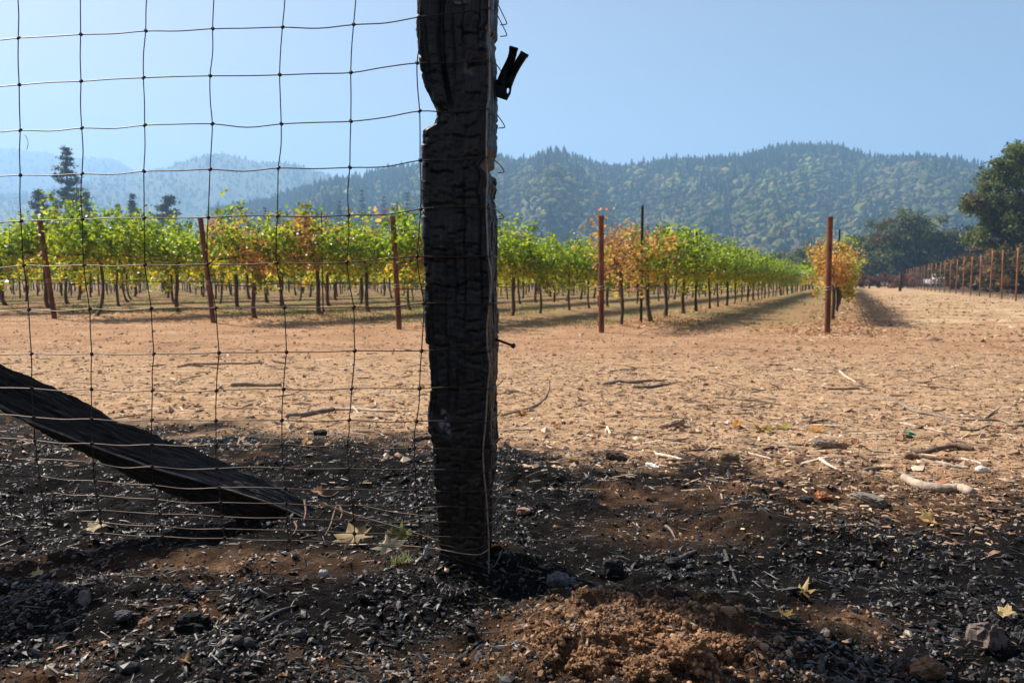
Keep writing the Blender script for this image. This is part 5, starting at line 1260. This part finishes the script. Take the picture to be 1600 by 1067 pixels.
# small clods and pebbles on the bare soil
acc = Acc(); x, y = region(25000, 2.9, 14, rg, 1.7); nP = len(x)
kp = rg.random(nP) < 1 - .85 * char_mask(x, y); x, y = x[kp], y[kp]; nP = len(x)
sz = np.clip(rg.lognormal(math.log(.0055), .6, nP), .002, .024); kk = rg.random((nP, 1))
C = np.where(kk < .55, [.27, .165, .1], np.where(kk < .85, [.38, .26, .17], [.55, .44, .33])) * rg.uniform(.6, 1.25, (nP, 1))
P = np.stack([x, y, g(x, y) + sz * .2], -1); S = sz[:, None] * rg.uniform(.6, 1.5, (nP, 3)) * [1, 1, .6]; Mx = rotm(rg.uniform(-.5, .5, nP), rg.uniform(-.5, .5, nP), rg.uniform(0, 6.28, nP))
scatter(acc, OCTA, P, S, Mx, C, .3)
tag(obj('soil_pebbles', acc.mesh('soil_pebbles', M['litter'])), 'small clods and pebbles over the bare brown soil', 'pebbles', kind='stuff')
acc = Acc(); nP = 8000; y = 9 + 32 * rg.random(nP) ** 1.5; x = ROW0[0][0] + .423 * (y - 10.44) + rg.uniform(-.5, 9, nP)
sz = np.clip(rg.lognormal(math.log(.011), .6, nP), .004, .04); C = np.where(rg.random((nP, 1)) < .5, [.30, .19, .11], np.where(rg.random((nP, 1)) < .6, [.48, .37, .23], [.18, .11, .07])) * rg.uniform(.7, 1.25, (nP, 1))
scatter(acc, OCTA, np.stack([x, y, g(x, y) + sz * .15], -1), sz[:, None] * rg.uniform(.6, 1.6, (nP, 3)) * [1.5, 1, .5], rotm(rg.uniform(-.4, .4, nP), rg.uniform(-.4, .4, nP), rg.uniform(0, 6.28, nP)), C, .3)
tag(obj('track_clods', acc.mesh('track_clods', M['litter'])), 'small clods and straw over the dirt track at right', 'clods', kind='stuff')
# fallen vine leaves under the near vines
acc = Acc(); PP = []
for (k, d0, d1, off, wd, nl) in [(0, -.4, 2.6, .1, .55, 420), (1, .6, 4.5, .15, .35, 330), (3, 0, 3, 0, .4, 160), (2, 0, 4, 0, .4, 120), (4, 0, 4, 0, .5, 120), (0, 2, 14, 0.2, .5, 250), (1, 4, 20, .2, .5, 300)]:
    d = rg.uniform(d0, d1, nl); s_ = rg.normal(off, wd, nl); q = ROW0[k] + ROWDIR * d[:, None] + ROWN * s_[:, None]; PP.append(q)
q = np.vstack(PP); x2, y2 = region(900, 3.2, 12, rg, 1.3); q = np.vstack([q, np.stack([x2, y2], -1)]); nP = len(q)
P = np.column_stack([q, g(q[:, 0], q[:, 1]) + .012]); kk = rg.random((nP, 1))
C = np.where(kk < .4, [.42, .22, .12], np.where(kk < .75, [.46, .30, .18], [.56, .42, .28])) * rg.uniform(.7, 1.15, (nP, 1))
scatter(acc, (LEAFV - [0, .5, 0], LEAFF), P, rg.uniform(.028, .055, nP) * np.where(np.arange(nP) > nP - 900, .5, 1), rotm(rg.normal(0, .35, nP), rg.normal(0, .35, nP), rg.uniform(0, 6.28, nP)), C, .15)
tag(obj('leaf_litter', acc.mesh('leaf_litter', M['dry_leaf'])), 'scattered dry orange vine leaves fallen under the rows', 'leaves', kind='stuff')
# sparse weeds and dry grass between the rows
acc = Acc(); nP = 60000
y = 11.5 + 50 * rg.random(nP) ** 1.6; x = rg.uniform(-1, 1, nP) * (.68 * y + .5)
pv = x * ROWN[0] + y * ROWN[1]; kp = (pv < ROW0[0] @ ROWN - .3) & (y > 12 - .28 * np.minimum(x, 0)) & (fbm(x * .7, y * .7, 88, 3) > -.05 + .25 * (x > -1)); x, y = x[kp], y[kp]; nP = len(x)
BV = np.array([(-.12, 0, 0), (.12, 0, 0), (.02, .12, 1)]); BF = np.array([(0, 1, 2)])
C = np.where(rg.random((nP, 1)) < .55, [.12, .17, .04], [.33, .26, .13]) * rg.uniform(.7, 1.2, (nP, 1))
scatter(acc, (BV, BF), np.stack([x, y, g(x, y) - .003], -1), rg.uniform(.03, .085, nP), rotm(rg.normal(0, .4, nP), rg.normal(0, .4, nP), rg.uniform(0, 6.28, nP)), C)
tag(obj('weeds', acc.mesh('weeds', M['dry_leaf'])), 'sparse green weeds and dry grass between the vine rows', 'grass', kind='stuff')
# a small green sprig by the post
acc = Acc(); p0 = gp(630, 878); nP = 90
scatter(acc, (BV, BF), p0 + rg.normal(0, 1, (nP, 3)) * [.016, .01, .002], rg.uniform(.012, .03, nP), rotm(rg.normal(0, .6, nP), rg.normal(0, .6, nP), rg.uniform(0, 6.28, nP)), np.tile([.26, .30, .17], (nP, 1)))
tag(obj('grass_sprig', acc.mesh('grass_sprig', M['dry_leaf'])), 'tiny pale green sprig beside the cream leaf at the post', 'grass', kind='stuff')

# ------------------------------------------------------------------ haze
m, n, out = new_mat('haze')
pv_ = n.nodes.new('ShaderNodeVolumePrincipled'); pv_.inputs['Color'].default_value = (0.35, 0.63, 1.0, 1); pv_.inputs['Density'].default_value = 0.00068
pv_.inputs['Anisotropy'].default_value = 0.2
n.links.new(pv_.outputs[0], out.inputs['Volume'])
hz = obj('haze', mesh('haze', BOXV * [3650, 1480, 222] + [0, 1400, 214], BOXF, m)); tag(hz, 'thin blue haze lying over the far hills', 'haze', kind='stuff')
